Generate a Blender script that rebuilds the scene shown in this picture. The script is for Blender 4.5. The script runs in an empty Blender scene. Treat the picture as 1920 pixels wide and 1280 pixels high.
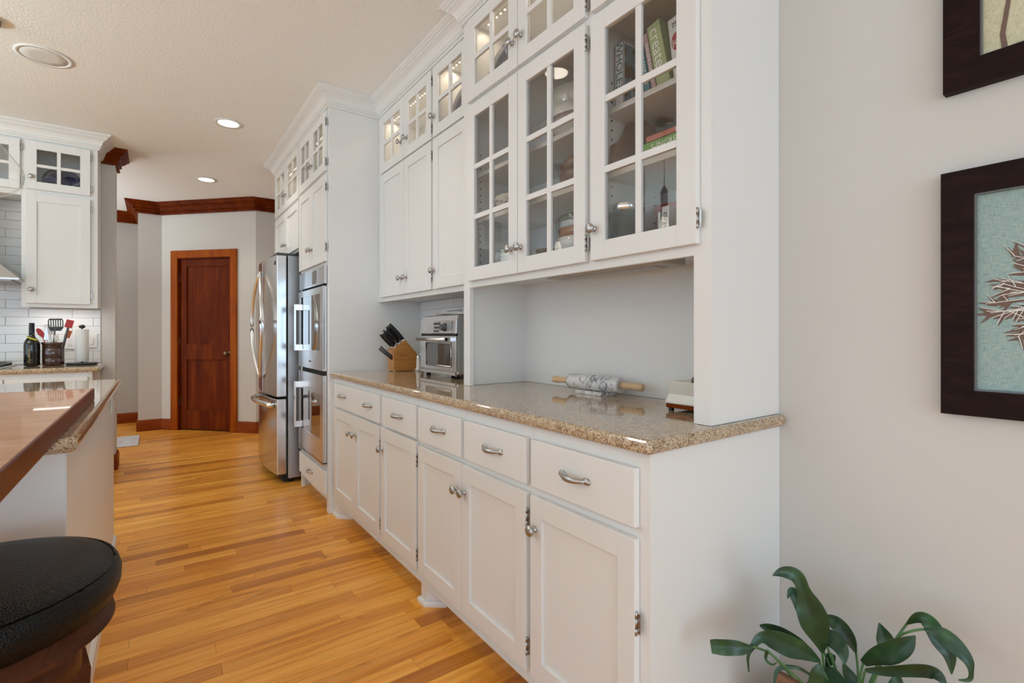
import bpy, bmesh, math, random
from mathutils import Vector, Matrix
random.seed(7)
sc = bpy.context.scene
C = sc.collection
PI = math.pi

# ---------------------------------------------------------------- camera
cam_d = bpy.data.cameras.new('camera'); cam = bpy.data.objects.new('camera', cam_d); C.objects.link(cam)
cam.location = (0, 0, 1.16)
cam.rotation_euler = (PI/2, 0, -math.atan2(669, 929))
cam_d.sensor_width = 36.0; cam_d.lens = 929/1920*36.0
cam_d.shift_y = -15/1920
cam_d.clip_start = 0.05; cam_d.clip_end = 60
sc.camera = cam
# ---------------------------------------------------------------- world, lights, exposure
world = bpy.data.worlds.new('sky'); sc.world = world; world.use_nodes = True
wn = world.node_tree.nodes; wn['Background'].inputs[0].default_value = (0.68, 0.835, 1.0, 1); wn['Background'].inputs[1].default_value = 2.4

def area(name, loc, rot, sx, sy, power, col):
    l = bpy.data.lights.new(name, 'AREA'); l.shape = 'RECTANGLE'; l.size = sx; l.size_y = sy; l.energy = power; l.color = col
    o = bpy.data.objects.new(name, l); C.objects.link(o); o.location = loc; o.rotation_euler = rot
    return o
area('window_light_rear', (0.35, -3.3, 1.6), (PI/2, 0, 0), 2.2, 1.9, 33, (0.56, 0.82, 1.0))
area('window_light_hall', (-3.6, 6.9, 1.5), (PI/2, 0, -PI/2), 1.6, 1.9, 17, (0.98, 1.0, 0.84))
area('ceiling_fill_uplight', (-2.7, 2.9, 1.75), (PI, 0, 0), 0.5, 0.5, 92, (0.72, 0.95, 1.0))  # added fill out of view, aimed up to brighten the ceiling; no lamp fixture
area('hall_ceiling_fill', (-1.7, 6.85, 1.7), (PI, 0, 0), 0.4, 0.4, 32, (0.85, 0.95, 1.0))  # second added fill, unseen, lifts the far ceiling near the pantry
sc.view_settings.view_transform = 'Standard'
sc.view_settings.look = 'None'
sc.view_settings.exposure = -0.05
sc.view_settings.gamma = 1.0
sc.view_settings.use_curve_mapping = False
sc.cycles.max_bounces = 8; sc.cycles.diffuse_bounces = 5; sc.cycles.glossy_bounces = 4; sc.cycles.transparent_max_bounces = 12
sc.cycles.sample_clamp_indirect = 4.0
sc.cycles.caustics_reflective = False; sc.cycles.caustics_refractive = False

# ---------------------------------------------------------------- materials
MATS = {}
def mat(name, col, rough=0.5, metal=0.0, coat=0.0, emit=None, estr=0.0, spec=0.5, trans=0.0):
    if name in MATS: return MATS[name]
    m = bpy.data.materials.new(name); m.use_nodes = True
    b = m.node_tree.nodes['Principled BSDF']
    b.inputs['Base Color'].default_value = (*col, 1); b.inputs['Roughness'].default_value = rough
    b.inputs['Metallic'].default_value = metal; b.inputs['Coat Weight'].default_value = coat
    b.inputs['Specular IOR Level'].default_value = spec
    b.inputs['Transmission Weight'].default_value = trans
    if emit: b.inputs['Emission Color'].default_value = (*emit, 1); b.inputs['Emission Strength'].default_value = estr
    MATS[name] = m
    return m
def nodes(m): return m.node_tree.nodes, m.node_tree.links, m.node_tree.nodes['Principled BSDF']
def N(nt, t, **kw):
    n = nt.new(t)
    for k, v in kw.items(): setattr(n, k, v)
    return n
def bump(m, src, strength, dist):
    nt, lk, b = nodes(m)
    bp = N(nt, 'ShaderNodeBump'); bp.inputs['Strength'].default_value = strength; bp.inputs['Distance'].default_value = dist
    lk.new(src, bp.inputs['Height']); lk.new(bp.outputs[0], b.inputs['Normal'])
def ramp(nt, lk, src, stops):
    r = N(nt, 'ShaderNodeValToRGB'); e = r.color_ramp.elements
    while len(e) < len(stops): e.new(0.5)
    for i, (p, c) in enumerate(stops): e[i].position = p; e[i].color = (*c, 1)
    lk.new(src, r.inputs[0]); return r
def coords(nt, lk, scale, kind='Object', rnd=0.0):
    tc = N(nt, 'ShaderNodeTexCoord'); mp = N(nt, 'ShaderNodeMapping'); mp.inputs['Scale'].default_value = scale
    if kind == 'World':
        g = N(nt, 'ShaderNodeNewGeometry'); lk.new(g.outputs['Position'], mp.inputs[0])
    else: lk.new(tc.outputs[kind], mp.inputs[0])
    if rnd:
        oi = N(nt, 'ShaderNodeObjectInfo'); ml = N(nt, 'ShaderNodeMath', operation='MULTIPLY'); ml.inputs[1].default_value = rnd
        lk.new(oi.outputs['Random'], ml.inputs[0])
        cb = N(nt, 'ShaderNodeCombineXYZ'); lk.new(ml.outputs[0], cb.inputs[0]); lk.new(ml.outputs[0], cb.inputs[1])
        lk.new(cb.outputs[0], mp.inputs['Location'])
    return mp.outputs[0]
def noise(nt, lk, vec, scale, detail=4, rough=0.55, dist=0.0):
    n = N(nt, 'ShaderNodeTexNoise'); n.inputs['Scale'].default_value = scale; n.inputs['Detail'].default_value = detail
    n.inputs['Roughness'].default_value = rough; n.inputs['Distortion'].default_value = dist
    lk.new(vec, n.inputs['Vector']); return n.outputs['Fac']
def paint(name, col, rough, bs=0.0, sc_=60, dist=0.001):
    m = mat(name, col, rough)
    if bs:
        nt, lk, b = nodes(m); bump(m, noise(nt, lk, coords(nt, lk, (1, 1, 1), 'World'), sc_, 3), bs, dist)
    return m
def wood(name, cols, scale, rough=0.4, coat=0.0, rnd=3.0, kind='World', contrast=(0.3, 0.7), vary=0.0, gscale=1.0):
    m = mat(name, cols[1], rough, coat=coat); nt, lk, b = nodes(m)
    v = coords(nt, lk, scale, kind, rnd)
    f = noise(nt, lk, v, gscale, 6, 0.62, 0.6)
    r = ramp(nt, lk, f, [(contrast[0], cols[0]), (0.5, cols[1]), (contrast[1], cols[2])])
    out = r.outputs[0]
    if vary:
        oi = N(nt, 'ShaderNodeObjectInfo')
        r2 = ramp(nt, lk, oi.outputs['Random'], [(0.0, (1-vary, 1-vary*1.15, 1-vary*1.3)), (0.45, (1, 1, 1)), (1.0, (1+vary*0.25, 1+vary*0.3, 1+vary*0.45))])
        mx = N(nt, 'ShaderNodeMix', data_type='RGBA', blend_type='MULTIPLY'); mx.inputs[0].default_value = 1
        lk.new(out, mx.inputs[6]); lk.new(r2.outputs[0], mx.inputs[7]); out = mx.outputs[2]
    lk.new(out, b.inputs['Base Color'])
    if coat == 0: b.inputs['Specular IOR Level'].default_value = 0.08
    return m
def wood_floor():
    m = mat('honey hardwood', (0.5, 0.25, 0.08), 0.30, coat=0.05, spec=0.35); nt, lk, b = nodes(m)
    b.inputs['Coat Roughness'].default_value = 0.12
    v = coords(nt, lk, (1.2, 26, 26), 'World', 9.0)
    f = noise(nt, lk, v, 1.0, 7, 0.65, 0.9)
    v2 = coords(nt, lk, (2.2, 9, 9), 'World', 5.0)
    f2 = noise(nt, lk, v2, 1.0, 4, 0.6, 1.6)
    r = ramp(nt, lk, f, [(0.26, (0.55, 0.185, 0.016)), (0.47, (0.84, 0.35, 0.046)), (0.68, (0.94, 0.48, 0.10))])
    r3 = ramp(nt, lk, f2, [(0.24, (0.38, 0.26, 0.18)), (0.36, (0.88, 0.84, 0.78)), (0.46, (1, 1, 1)), (1.0, (1.05, 1.03, 1.0))])
    oi = N(nt, 'ShaderNodeObjectInfo')
    r2 = ramp(nt, lk, oi.outputs['Random'], [(0.0, (0.60, 0.48, 0.38)), (0.10, (0.80, 0.70, 0.58)), (0.35, (0.95, 0.90, 0.84)), (0.7, (1.0, 1.0, 1.0)), (1.0, (1.06, 1.12, 1.22))])
    mx = N(nt, 'ShaderNodeMix', data_type='RGBA', blend_type='MULTIPLY'); mx.inputs[0].default_value = 1
    lk.new(r.outputs[0], mx.inputs[6]); lk.new(r2.outputs[0], mx.inputs[7])
    m2 = N(nt, 'ShaderNodeMix', data_type='RGBA', blend_type='MULTIPLY'); m2.inputs[0].default_value = 1
    lk.new(mx.outputs[2], m2.inputs[6]); lk.new(r3.outputs[0], m2.inputs[7])
    lk.new(m2.outputs[2], b.inputs['Base Color'])
    bump(m, f, 0.08, 0.0006)
    return m
def granite():
    m = mat('polished granite', (0.5, 0.37, 0.22), 0.06, coat=0.28); nt, lk, b = nodes(m)
    b.inputs['Coat Roughness'].default_value = 0.03
    v = coords(nt, lk, (1, 1, 1), 'World')
    vo = N(nt, 'ShaderNodeTexVoronoi'); vo.inputs['Scale'].default_value = 330; lk.new(v, vo.inputs['Vector'])
    sep = N(nt, 'ShaderNodeSeparateColor'); lk.new(vo.outputs['Color'], sep.inputs[0])
    r = ramp(nt, lk, sep.outputs[0], [(0.0, (0.07, 0.042, 0.028)), (0.12, (0.25, 0.155, 0.085)), (0.30, (0.42, 0.29, 0.17)), (0.65, (0.53, 0.40, 0.26)), (1.0, (0.64, 0.54, 0.42))])
    f = noise(nt, lk, v, 38, 4, 0.7)
    r2 = ramp(nt, lk, f, [(0.3, (0.62, 0.55, 0.48)), (0.5, (1, 1, 1)), (0.75, (1.1, 1.05, 1.0))])
    mx = N(nt, 'ShaderNodeMix', data_type='RGBA', blend_type='MULTIPLY'); mx.inputs[0].default_value = 1
    lk.new(r.outputs[0], mx.inputs[6]); lk.new(r2.outputs[0], mx.inputs[7]); lk.new(mx.outputs[2], b.inputs['Base Color'])
    return m
def steel(name, col=(0.62, 0.62, 0.63), rough=0.24, axis=(1, 1, 90)):
    m = mat(name, col, rough, metal=1.0); nt, lk, b = nodes(m)
    f = noise(nt, lk, coords(nt, lk, axis, 'World'), 6, 3)
    r = N(nt, 'ShaderNodeMapRange'); r.inputs[3].default_value = rough*0.75; r.inputs[4].default_value = rough*1.35
    lk.new(f, r.inputs[0]); lk.new(r.outputs[0], b.inputs['Roughness'])
    return m
def glass(name, tint=(0.93, 0.95, 0.94), rough=0.0, ior=1.5):
    m = bpy.data.materials.new(name); m.use_nodes = True; nt = m.node_tree.nodes; lk = m.node_tree.links
    nt.remove(nt['Principled BSDF']); out = nt['Material Output']
    tr = N(nt, 'ShaderNodeBsdfTransparent'); tr.inputs[0].default_value = (*tint, 1)
    gl = N(nt, 'ShaderNodeBsdfGlossy'); gl.inputs['Roughness'].default_value = rough
    fr = N(nt, 'ShaderNodeFresnel'); ge = N(nt, 'ShaderNodeNewGeometry'); mi = N(nt, 'ShaderNodeMapRange')
    mi.inputs[3].default_value = ior; mi.inputs[4].default_value = 1/ior; lk.new(ge.outputs['Backfacing'], mi.inputs[0]); lk.new(mi.outputs[0], fr.inputs['IOR'])
    mx = N(nt, 'ShaderNodeMixShader'); lk.new(fr.outputs[0], mx.inputs[0]); lk.new(tr.outputs[0], mx.inputs[1]); lk.new(gl.outputs[0], mx.inputs[2])
    lk.new(mx.outputs[0], out.inputs['Surface']); return m
def marble():
    m = mat('grey veined marble', (0.75, 0.75, 0.75), 0.25); nt, lk, b = nodes(m)
    v = coords(nt, lk, (1, 1.6, 1), 'Object'); f = noise(nt, lk, v, 17, 7, 0.65, 1.2)
    r = ramp(nt, lk, f, [(0.36, (0.10, 0.10, 0.11)), (0.43, (0.42, 0.42, 0.44)), (0.52, (0.70, 0.69, 0.69)), (0.8, (0.62, 0.62, 0.64))])
    lk.new(r.outputs[0], b.inputs['Base Color']); return m
def leather():
    m = mat('black leather', (0.0035, 0.0032, 0.0032), 0.36, spec=0.22); nt, lk, b = nodes(m)
    vo = N(nt, 'ShaderNodeTexVoronoi'); vo.inputs['Scale'].default_value = 330; lk.new(coords(nt, lk, (1, 1, 1), 'Object'), vo.inputs['Vector'])
    bump(m, vo.outputs['Distance'], 0.6, 0.002); return m
def linen(name, base, thread):
    m = mat(name, base, 0.7); nt, lk, b = nodes(m)
    f1 = noise(nt, lk, coords(nt, lk, (1, 60, 900), 'Object'), 1, 3); f2 = noise(nt, lk, coords(nt, lk, (1, 900, 60), 'Object'), 1, 3)
    ad = N(nt, 'ShaderNodeMath', operation='ADD'); lk.new(f1, ad.inputs[0]); lk.new(f2, ad.inputs[1])
    ml = N(nt, 'ShaderNodeMath', operation='MULTIPLY'); ml.inputs[1].default_value = 0.5; lk.new(ad.outputs[0], ml.inputs[0])
    r = ramp(nt, lk, ml.outputs[0], [(0.36, thread), (0.52, base), (0.68, tuple(min(1, c*1.25) for c in base))])
    lk.new(r.outputs[0], b.inputs['Base Color']); return m
def leafmat():
    m = mat('leaf green', (0.03, 0.10, 0.045), 0.36, spec=0.5); nt, lk, b = nodes(m)
    f = noise(nt, lk, coords(nt, lk, (1, 1, 1), 'World'), 16, 4)
    r = ramp(nt, lk, f, [(0.3, (0.010, 0.034, 0.016)), (0.55, (0.018, 0.066, 0.026)), (0.8, (0.05, 0.14, 0.04))])
    lk.new(r.outputs[0], b.inputs['Base Color'])
    w = N(nt, 'ShaderNodeTexWave'); w.inputs['Scale'].default_value = 1.0
    lk.new(coords(nt, lk, (55, 55, 55), 'UV'), w.inputs['Vector']); bump(m, w.outputs['Fac'], 0.15, 0.001)
    return m

WHITE = paint('white cabinet paint', (0.79, 0.785, 0.77), 0.34)
GREIGE = paint('greige wall paint', (0.64, 0.625, 0.595), 0.75, 0.12, 180, 0.001)
CEIL = paint('textured ceiling paint', (0.90, 0.905, 0.90), 0.9, 0.7, 75, 0.004)
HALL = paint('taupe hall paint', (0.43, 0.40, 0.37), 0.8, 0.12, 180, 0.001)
FLOOR = wood_floor(); GRAN = granite(); MARB = marble(); LEATH = leather()
CHERRY = wood('cherry stained wood', [(0.075, 0.0075, 0.0002), (0.135, 0.019, 0.0004), (0.22, 0.042, 0.0008)], (9, 9, 1.3), 0.5, 0.0, 2.0, 'World', (0.25, 0.75))
CASING = wood('orange cherry casing', [(0.22, 0.036, 0.0006), (0.35, 0.075, 0.002), (0.46, 0.12, 0.004)], (9, 9, 1.3), 0.42, 0.0, 2.0, 'World', (0.25, 0.75))
BASEW = wood('cherry baseboard', [(0.15, 0.026, 0.005), (0.24, 0.048, 0.008), (0.30, 0.070, 0.014)], (1.6, 1.6, 18), 0.45, 0.0, 2.0, 'World', (0.25, 0.75))
BARW = wood('mahogany bar top', [(0.36, 0.14, 0.045), (0.46, 0.20, 0.070), (0.54, 0.26, 0.10)], (4, 26, 26), 0.36, 0.30, 0, 'World', (0.3, 0.7))
EDGE_SHADE = wood('shade-darkened mahogany edge', [(0.075, 0.013, 0.003), (0.13, 0.024, 0.005), (0.18, 0.038, 0.008)], (26, 2, 26), 0.3, 0.0, 0, 'World')  # same wood as the bar top, darkened to put edge shade into the colour
STOOLW = wood('dark walnut', [(0.045, 0.014, 0.007), (0.085, 0.027, 0.012), (0.13, 0.045, 0.02)], (8, 8, 20), 0.4, 0.0, 1, 'World')
BLOCKW = wood('bamboo wood', [(0.36, 0.135, 0.028), (0.47, 0.20, 0.045), (0.56, 0.27, 0.07)], (6, 6, 60), 0.35, 0.2, 1, 'Object')
LIGHTW = wood('pale maple', [(0.52, 0.34, 0.19), (0.62, 0.43, 0.26), (0.68, 0.50, 0.33)], (60, 6, 60), 0.5, 0, 1, 'Object')
BOARDW = wood('brown cutting board wood', [(0.16, 0.07, 0.035), (0.22, 0.10, 0.05), (0.28, 0.14, 0.07)], (14, 5, 5), 0.5, 0, 1, 'Object')
FRAMEW = wood('dark espresso frame', [(0.010, 0.005, 0.0045), (0.017, 0.008, 0.007), (0.027, 0.012, 0.010)], (1, 12, 60), 0.50, 0, 1, 'Object')
PLANTERW = wood('rough brown wood', [(0.14, 0.07, 0.04), (0.24, 0.13, 0.08), (0.32, 0.19, 0.12)], (1, 4, 60), 0.7, 0, 1, 'World')
STEEL = steel('brushed stainless steel', (0.66, 0.66, 0.67), 0.19); STEELD = steel('grey side panel steel', (0.46, 0.46, 0.47), 0.42)
POLISH = mat('polished steel', (0.84, 0.84, 0.84), 0.22, 1.0)
NICKEL = mat('brushed nickel', (0.46, 0.45, 0.44), 0.34, 1.0)
BRONZE = mat('aged bronze', (0.22, 0.15, 0.09), 0.3, 1.0)
BLACK = mat('black plastic', (0.012, 0.012, 0.012), 0.3); DARK = mat('dark gap', (0.01, 0.01, 0.01), 0.8)
OVENG = mat('black oven glass', (0.02, 0.018, 0.016), 0.03, coat=1.0, spec=0.9)
GLASS = glass('cabinet glass', (0.99, 0.99, 0.985), 0.0, 1.45); GLOBE = glass('clear pendant glass', (0.99, 0.99, 0.985), 0.0, 1.4)
PLAST = mat('white plastic', (0.78, 0.77, 0.74), 0.4); CREAM = mat('cream ceramic', (0.66, 0.62, 0.55), 0.15, coat=0.5)
CERAM = mat('white ceramic', (0.75, 0.74, 0.71), 0.15, coat=0.5); GREENC = mat('dark green glaze', (0.05, 0.08, 0.06), 0.12, coat=0.6)
BROWNC = mat('caramel glaze', (0.33, 0.13, 0.05), 0.12, coat=0.6); BROWND = mat('mottled brown glaze', (0.16, 0.085, 0.055), 0.3)
BLUEC = mat('cobalt blue glaze', (0.022, 0.032, 0.10), 0.10, coat=0.8); PAPER = mat('paper white', (0.80, 0.79, 0.77), 0.9)
RED = mat('red silicone', (0.45, 0.015, 0.02), 0.4); ORANGE = mat('orange silicone', (0.55, 0.13, 0.03), 0.4)
REDT = mat('red painted tin', (0.30, 0.035, 0.03), 0.35); GREYP = mat('grey nylon', (0.07, 0.07, 0.075), 0.4)
TILE = mat('glossy white tile', (0.78, 0.78, 0.77), 0.10, coat=0.4); GROUT = mat('pale grey grout', (0.50, 0.50, 0.49), 0.9)
nt, lk, b = nodes(TILE); bump(TILE, noise(nt, lk, coords(nt, lk, (1, 1, 1), 'World', 3.0), 14, 2), 0.25, 0.004)
LAMP = mat('lit lamp lens', (1, 1, 1), 0.5, emit=(1.0, 0.90, 0.76), estr=9.0)
LEDB = mat('warm led bead', (1, 1, 1), 0.5, emit=(1.0, 0.82, 0.56), estr=7.0)
WLENS = mat('under cabinet lens', (1, 1, 1), 0.5, emit=(1.0, 0.9, 0.78), estr=5.0)

# ---------------------------------------------------------------- mesh helpers
ID = lambda u, n, z: (u, n, z)
def FX(X): return lambda u, n, z: (X-n, u, z)        # faces -x, u runs along y, n sticks out
def FY(Y): return lambda u, n, z: (u, Y-n, z)        # faces -y, u runs along x
class MB:
    def __init__(s, T=ID): s.v = []; s.f = []; s.T = T; s.sm = []
    def add(s, vs, fs, smooth=False):
        o = len(s.v); s.v += [s.T(*p) for p in vs]; s.f += [tuple(i+o for i in f) for f in fs]; s.sm += [smooth]*len(fs); return s
    def box(s, a0, a1, b0, b1, c0, c1):
        return s.add([(a0,b0,c0),(a1,b0,c0),(a1,b1,c0),(a0,b1,c0),(a0,b0,c1),(a1,b0,c1),(a1,b1,c1),(a0,b1,c1)],
                     [(0,3,2,1),(4,5,6,7),(0,1,5,4),(1,2,6,5),(2,3,7,6),(3,0,4,7)])
    def prism(s, poly, c0, c1, smooth=False):          # polygon in first two coordinates
        n = len(poly)
        s.add([(p[0], p[1], c0) for p in poly]+[(p[0], p[1], c1) for p in poly], [tuple(range(n))[::-1], tuple(range(n, 2*n))])
        o = len(s.v)-2*n
        for i in range(n): s.f.append((o+i, o+(i+1)%n, o+n+(i+1)%n, o+n+i)); s.sm.append(smooth)
        return s
    def prism_un(s, poly, n0, n1):                      # polygon in (u, z), extruded along n
        k = len(poly); s.add([(p[0], n0, p[1]) for p in poly]+[(p[0], n1, p[1]) for p in poly], [tuple(range(k)), tuple(range(k, 2*k))[::-1]])
        o = len(s.v)-2*k
        for i in range(k): s.f.append((o+i, o+k+i, o+k+(i+1)%k, o+(i+1)%k)); s.sm.append(False)
        return s
    def lathe(s, prof, seg=24, c=(0,0,0), sx=1, sy=1, cap=True):
        o = len(s.v); k = len(prof)
        vs = []
        for (r, z) in prof:
            for j in range(seg):
                a = 2*PI*j/seg; vs.append((c[0]+r*math.cos(a)*sx, c[1]+r*math.sin(a)*sy, c[2]+z))
        fs = [(i*seg+j, i*seg+(j+1)%seg, (i+1)*seg+(j+1)%seg, (i+1)*seg+j) for i in range(k-1) for j in range(seg)]
        s.add(vs, fs, True)
        if cap:
            s.f.append(tuple(o+j for j in range(seg))[::-1]); s.sm.append(False)
            s.f.append(tuple(o+(k-1)*seg+j for j in range(seg))); s.sm.append(False)
        return s
    def tube(s, path, r, seg=10, sq=1.0):
        P = [Vector(p) for p in path]; R = r if isinstance(r, (list, tuple)) else [r]*len(P)
        vs = []; up = Vector((0, 0, 1))
        for i, p in enumerate(P):
            t = (P[min(i+1, len(P)-1)]-P[max(i-1, 0)]).normalized()
            a = t.cross(up)
            if a.length < 1e-3: a = t.cross(Vector((0, 1, 0)))
            a.normalize(); b2 = a.cross(t).normalized()
            for j in range(seg):
                g = 2*PI*j/seg; vs.append(tuple(p+a*(R[i]*math.cos(g))+b2*(R[i]*sq*math.sin(g))))
        k = len(P)
        o = len(s.v); s.add(vs, [(i*seg+j, i*seg+(j+1)%seg, (i+1)*seg+(j+1)%seg, (i+1)*seg+j) for i in range(k-1) for j in range(seg)], True)
        s.f.append(tuple(o+j for j in range(seg))[::-1]); s.sm.append(False); s.f.append(tuple(o+(k-1)*seg+j for j in range(seg))); s.sm.append(False)
        return s
    def sweep(s, path, prof, side=1, closed=False):     # prof: (out, z) closed polygon; path: xy points
        k = len(prof); vs = []; P = [Vector(p) for p in path]; m = len(P)
        def nrm(a, b):
            d = (b-a).normalized(); return Vector((d.y, -d.x))*side
        for i in range(m):
            if i == 0: o_ = nrm(P[0], P[1])
            elif i == m-1: o_ = nrm(P[-2], P[-1])
            else:
                n1 = nrm(P[i-1], P[i]); n2 = nrm(P[i], P[i+1]); o_ = (n1+n2); o_ = o_/max(0.2, (1+n1.dot(n2)))
            for (q, z) in prof: vs.append((P[i].x+o_.x*q, P[i].y+o_.y*q, z))
        fs = [(i*k+j, i*k+(j+1)%k, (i+1)*k+(j+1)%k, (i+1)*k+j) for i in range(m-1) for j in range(k)]
        fs += [tuple(range(k))[::-1], tuple((m-1)*k+j for j in range(k))]
        return s.add(vs, fs)
    def mesh(s, name, off=(0, 0, 0)):
        me = bpy.data.meshes.new(name); me.from_pydata([(p[0]-off[0], p[1]-off[1], p[2]-off[2]) for p in s.v], [], s.f)
        me.polygons.foreach_set('use_smooth', s.sm)
        bm = bmesh.new(); bm.from_mesh(me); bmesh.ops.recalc_face_normals(bm, faces=bm.faces); bm.to_mesh(me); bm.free()
        return me
OFF = {}
def rootof(o):
    while o.parent: o = o.parent
    return o
def setp(o, label=None, cat=None, group=None, kind=None):
    if label: o['label'] = label
    if cat: o['category'] = cat
    if group: o['group'] = group
    if kind: o['kind'] = kind
    return o
def thing(name, label, cat, loc=(0, 0, 0), rot=0.0, group=None, world=True, kind=None):
    o = bpy.data.objects.new(name, None); C.objects.link(o); o.location = loc; o.rotation_euler = (0, 0, rot); o.empty_display_size = 0.05
    OFF[o.name] = loc if world else (0, 0, 0)
    return setp(o, label, cat, group, kind)
def obj(name, mb, m, parent=None, bevel=0.0, seg=2, label=None, kind=None, autos=True):
    off = OFF.get(rootof(parent).name, (0, 0, 0)) if parent else (0, 0, 0)
    me = mb.mesh(name, off) if isinstance(mb, MB) else mb
    if not me.materials: me.materials.append(m)
    o = bpy.data.objects.new(name, me); C.objects.link(o)
    if parent: o.parent = parent
    if bevel:
        bv = o.modifiers.new('bevel', 'BEVEL'); bv.width = bevel; bv.segments = seg; bv.limit_method = 'ANGLE'; bv.angle_limit = math.radians(40)
    return setp(o, label, None, None, kind)
def solo(name, mb, m, label, cat, loc=(0, 0, 0), group=None, bevel=0.0, seg=2, kind=None):   # a thing that is one mesh, in world coordinates
    me = mb.mesh(name, loc); me.materials.append(m)
    o = bpy.data.objects.new(name, me); C.objects.link(o); o.location = loc
    if bevel:
        bv = o.modifiers.new('bevel', 'BEVEL'); bv.width = bevel; bv.segments = seg; bv.limit_method = 'ANGLE'; bv.angle_limit = math.radians(40)
    return setp(o, label, cat, group, kind)
def place(name, me, parent, p, u=(1, 0, 0), n=(0, 0, 1), m=None, label=None):     # shared mesh: local x -> u, local z -> n
    off = OFF.get(rootof(parent).name, (0, 0, 0))
    o = bpy.data.objects.new(name, me); C.objects.link(o); o.parent = parent
    U = Vector(u).normalized(); Nn = Vector(n).normalized(); V = Nn.cross(U)
    M = Matrix((U, V, Nn)).transposed().to_4x4(); M.translation = Vector(p)-Vector(off)
    o.matrix_local = M
    if label: o['label'] = label
    return o
def text(name, body, size, m, parent, p, u, n, ext=0.0004, align='CENTER', xs=1.0):
    cu = bpy.data.curves.new(name, 'FONT'); cu.body = body; cu.size = size; cu.extrude = ext; cu.align_x = align; cu.align_y = 'CENTER'; cu.resolution_u = 3
    tmp = bpy.data.objects.new('tmp', cu); C.objects.link(tmp); dg = bpy.context.evaluated_depsgraph_get(); dg.update()
    me = bpy.data.meshes.new_from_object(tmp.evaluated_get(dg)); me.name = name; bpy.data.objects.remove(tmp); me.materials.clear(); me.materials.append(m)
    return place(name, me, parent, p, u, n)
def struct(name, mb, m, parent=None, **kw):
    return obj(name, mb, m, parent, kind=None if parent else 'structure', **kw)
def copy_tree(o, parent=None):
    c = o.copy(); C.objects.link(c); c.parent = parent
    if o.name in OFF: OFF[c.name] = OFF[o.name]
    for ch in list(o.children): copy_tree(ch, c)
    return c

# shared hardware
def hw(name, mb, m): me = mb.mesh(name); me.materials.append(m); return me
KNOB = hw('knob', MB().lathe([(0.009, 0), (0.0095, 0.003), (0.006, 0.006), (0.0055, 0.014), (0.010, 0.018), (0.0165, 0.021), (0.0170, 0.025), (0.013, 0.029), (0.005, 0.0315), (0.0005, 0.032)], 18), NICKEL)
pl = MB()
for sx in (-1, 1): pl.lathe([(0.0115, 0), (0.012, 0.002), (0.0095, 0.006), (0.002, 0.009)], 14, (sx*0.047, 0, 0), 1.25, 0.85)
pl.tube([(-0.047+0.094*i/12, 0, 0.004+0.023*math.sin(PI*i/12)**0.8) for i in range(13)], [0.0050+0.0036*math.sin(PI*i/12) for i in range(13)], 10, 0.7)
PULL = hw('drawer_pull', pl, NICKEL)
HINGE = hw('hinge', MB().box(-0.013, 0.0, -0.028, 0.028, 0, 0.002).box(-0.0, 0.011, -0.024, 0.024, 0, 0.0015).tube([(0, -0.028, 0.004), (0, -0.012, 0.004)], 0.0040, 8).tube([(0, -0.0115, 0.004), (0, 0.0115, 0.004)], 0.0034, 8).tube([(0, 0.012, 0.004), (0, 0.028, 0.004)], 0.0040, 8), NICKEL)

def door(parent, T, u0, u1, z0, z1, f, basis, cols=0, rows=0, knob=None, hinges=(), stile=0.055, rail=0.06, muntin=0.022, thick=0.02, name='door', glassmat=None, m=None):
    """f = plane of the face frame in n; door front at f+thick. basis=(u vec, n vec, P(u,n,z))"""
    U, Nv, P = basis; m = m or WHITE
    mb = MB(T); a, b = f+0.001, f+thick
    mb.box(u0, u0+stile, a, b, z0, z1).box(u1-stile, u1, a, b, z0, z1).box(u0+stile, u1-stile, a, b, z0, z0+rail).box(u0+stile, u1-stile, a, b, z1-rail, z1)
    iu0, iu1, iz0, iz1 = u0+stile, u1-stile, z0+rail, z1-rail
    pw = (iu1-iu0); ph = (iz1-iz0)
    if cols:
        for i in range(1, cols): c = iu0+pw*i/cols; mb.box(c-muntin/2, c+muntin/2, a+0.004, b-0.002, iz0, iz1)
        for i in range(1, rows): c = iz0+ph*i/rows; mb.box(iu0, iu1, a+0.0045, b-0.0025, c-muntin/2, c+muntin/2)
    d = obj(name, mb, m, parent, bevel=0.0016)
    if cols:
        for i in range(cols):
            for j in range(rows):
                obj('pane', MB(T).box(iu0+pw*i/cols, iu0+pw*(i+1)/cols, a+0.006, a+0.009, iz0+ph*j/rows, iz0+ph*(j+1)/rows), glassmat or GLASS, d)
    elif rows == 0:
        obj('panel', MB(T).box(iu0-0.002, iu1+0.002, a+0.002, b-0.009, iz0-0.002, iz1+0.002), m, d)
    if knob: place('knob', KNOB, d, P(knob[0], b, knob[1]), U, Nv)
    for (hu, hz) in hinges:
        sgn = 1 if hu > (u0+u1)/2 else -1
        place('hinge', HINGE, d, P(hu, f+thick*0.55, hz), tuple(sgn*c for c in U), Nv)
    return d
def drawer(parent, T, u0, u1, z0, z1, f, basis, pulls, thick=0.02):
    U, Nv, P = basis
    d = obj('drawer', MB(T).box(u0, u1, f+0.001, f+thick, z0, z1), WHITE, parent, bevel=0.0022)
    for (pu, pz) in pulls: place('drawer_pull', PULL, d, P(pu, f+thick, pz), U, Nv)
    return d
BX = lambda X: ((0, 1, 0), (-1, 0, 0), lambda u, n, z: (X-n, u, z))
BY = lambda Y: ((1, 0, 0), (0, -1, 0), lambda u, n, z: (u, Y-n, z))
CEILZ = 2.72
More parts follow.
